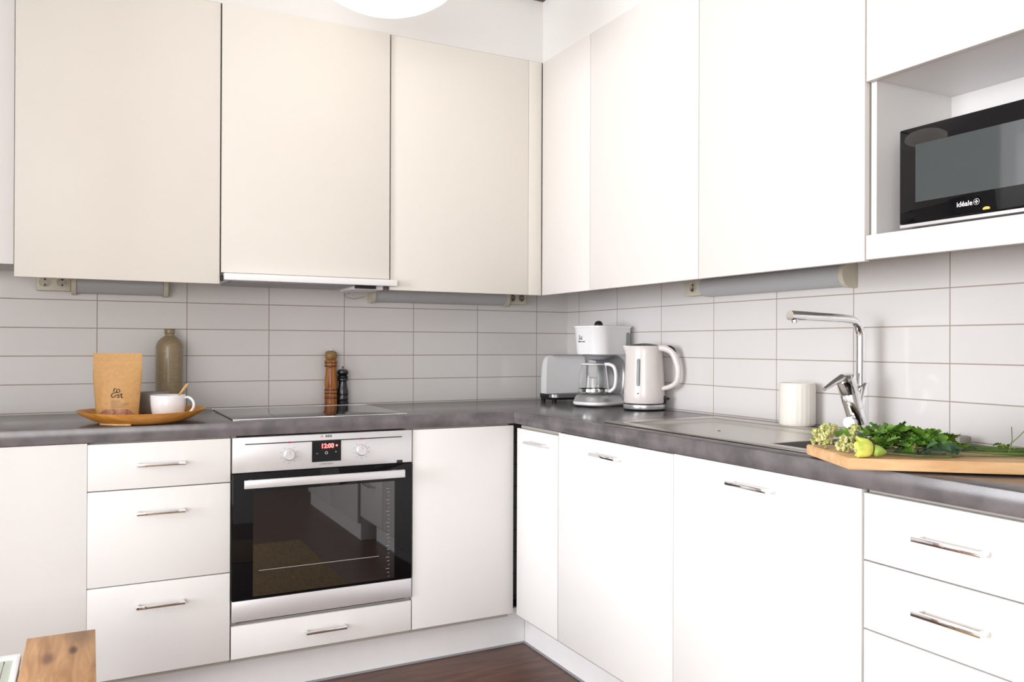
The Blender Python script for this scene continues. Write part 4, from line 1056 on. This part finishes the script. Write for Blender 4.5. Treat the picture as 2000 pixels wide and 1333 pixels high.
flower_stem('stem with broad serrated leaves standing highest over the board middle', [B(0.48, 0.11, 0.006), B(0.30, 0.13, 0.012), B(0.20, 0.135, 0.022), B(0.11, 0.14, 0.032)], (0.0016, 0.0012), (0.55, 1.0, 30), 0.034, M_leaf)
flower_stem('thin stem with blue-green leaves lying along the front of the board', [B(0.36, 0.085, 0.003), B(0.24, 0.050, 0.004), B(0.17, 0.040, 0.006), B(0.09, 0.035, 0.006)], (0.0013, 0.0010), (0.30, 0.95, 15), 0.028, M_leafd)
flower_stem('bare green stalk running off the right end, upright twig on it', [B(0.56, 0.095, 0.004), B(0.44, 0.075, 0.010), B(0.30, 0.08, 0.008), B(0.18, 0.10, 0.012)], (0.0026, 0.0018), (0.15, 0.6, 12), 0.014, M_leaf,
            twigs=([B(0.325, 0.075, 0.008), B(0.334, 0.08, 0.032), B(0.339, 0.09, 0.060)], [B(0.330, 0.08, 0.026), B(0.350, 0.08, 0.046), B(0.372, 0.09, 0.066)]))
flower_stem('thin curved stalk with sparse leaves along the right end of the board', [B(0.58, 0.13, 0.010), B(0.47, 0.105, 0.014), B(0.34, 0.115, 0.010), B(0.22, 0.10, 0.010)], (0.0022, 0.0014), (0.1, 0.8, 12), 0.014, M_leaf,
            twigs=([B(0.235, 0.13, 0.014), B(0.237, 0.135, 0.026), B(0.232, 0.14, 0.036)],))
flower_stem('slim straight stalk between the two thicker stalks on the board', [B(0.55, 0.155, 0.004), B(0.42, 0.14, 0.006), B(0.30, 0.13, 0.010), B(0.18, 0.13, 0.014)], (0.0018, 0.0012), (0.2, 0.9, 14), 0.016, M_leaf)
# yellow flower
fp = B(0.036, 0.018, 0.0185)
t = thing('yellow_flower', 'single yellow-green bell-shaped flower lying near the board front edge', 'flower', fp)
hd_ = Vector((uh.x, uh.y, 0)); side_ = Vector((-uh.y, uh.x, 0)); upv = Vector((0, 0, 1))
bm = bmesh.new(); n = 40; loops = []
for k, (r, a_) in enumerate(((0.004, 0.022), (0.010, 0.019), (0.015, 0.010), (0.0165, 0.0), (0.0170, -0.009), (0.0185, -0.016), (0.0165, -0.018), (0.012, -0.008), (0.007, 0.006))):
    l = []
    for i in range(n):
        th = 2*PI*i/n; rr = r*(1+0.13*math.sin(5*th)*(0.3+k/7)); ax_ = a_ - 0.004*math.sin(5*th+0.6)*(1 if k > 2 else 0)
        l.append(hd_*ax_ + (side_*math.cos(th)*0.95 + upv*math.sin(th)*1.12)*rr)
    loops.append(l)
loft(bm, loops)
for v_ in bm.verts:
    al = v_.co.dot(hd_); v_.co -= hd_*al*0.25
    v_.co.z = max(v_.co.z, 0.9275-fp.z)
obj('petals', bm, M_yel, t, ang=70)
bm = bmesh.new()
tube(bm, [hd_*0.0175+Vector((0, 0, -0.004)), hd_*0.023+Vector((0, 0, -0.005)), hd_*0.032+Vector((0, 0, -0.006)), hd_*0.040+Vector((0, 0, -0.007))], [0.009, 0.0115, 0.009, 0.003], 16)
obj('calyx', bm, M_yelg, t)
bm = bmesh.new(); tube(bm, smooth_path([hd_*0.0405+Vector((0, 0, -0.008)), hd_*0.10+Vector((0.0, 0.004, -0.012)), hd_*0.16+Vector((0.01, 0.01, -0.014))], 6), 0.0016, 7); obj('stem', bm, M_stem, t)

# tall cupboard beyond the drawers (outside the frame, mirrored in the oven door)
t = thing('tall_cabinet', 'tall white cupboard past the right drawers, seen mirrored in the oven door', 'cabinet', (-0.3, -3.1, 0.0))
obj('body', box(-0.56, -0.004, -3.76, -2.56, 0.0005, 2.1), M_white, t, world=True)
for y0_, y1_ in ((-3.758, -3.162), (-3.158, -2.562)):
    front('door', 'r', y0_, y1_, 0.10, 2.098, t, M_white, fd=-0.580)
# ------------------------------------------------------------------ bench, trolley, rug
t = thing('wooden_bench', 'end of a weathered plank bench in the lower left corner', 'bench', (-2.037, -1.0, 0.45))
bm = bmesh.new(); bx(bm, -0.072, 0.072, -0.62, -0.020, -0.026, 0.0, 0.002); xf(bm, Matrix.Rotation(math.radians(-0.2), 4, 'Z')); obj('seat', bm, M_bench, t)
for xx in (-0.045, 0.045):
    for yy in (-0.07, -0.57):
        obj('leg', box(xx-0.015, xx+0.015, yy-0.015, yy+0.015, -0.4498, -0.0265, bev=0.002), M_bench, t)
t = thing('trolley', 'white-rimmed pale green shelf at the lower left, beside the bench', 'trolley', (-2.29, -1.30, 0.42))
bm = bmesh.new()
X0, X1, Y0, Y1 = -2.46, -2.1135, -1.60, -1.118
for a in ((X0, X1, Y1-0.018, Y1), (X0, X1, Y0, Y0+0.018), (X0, X0+0.018, Y0+0.018, Y1-0.018), (X1-0.013, X1, Y0+0.018, Y1-0.018)): bx(bm, a[0], a[1], a[2], a[3], 0.435, 0.450, 0.002)
obj('rim', bm, M_wht, t, world=True)
obj('panel', box(X0+0.018, -2.1455, Y0+0.018, Y1-0.018, 0.436, 0.443), M_pgreen, t, world=True)
obj('panel', box(-2.1430, X1-0.013, Y0+0.018, Y1-0.018, 0.436, 0.443), M_pgreen, t, world=True)
for xx in (X0+0.012, X1-0.012):
    for yy in (Y0+0.012, Y1-0.012):
        bm = bmesh.new(); tube(bm, [(xx, yy, 0.0005), (xx, yy, 0.4345)], 0.009, 12); obj('leg', bm, M_wht, t, world=True)
o = obj('jute_rug', box(-2.3, -0.88, -2.70, -1.66, 0.0005, 0.009, bev=0.003), M_jute)
tag(o, 'woven brown jute rug on the dark floor, seen mirrored in the oven door', 'rug')
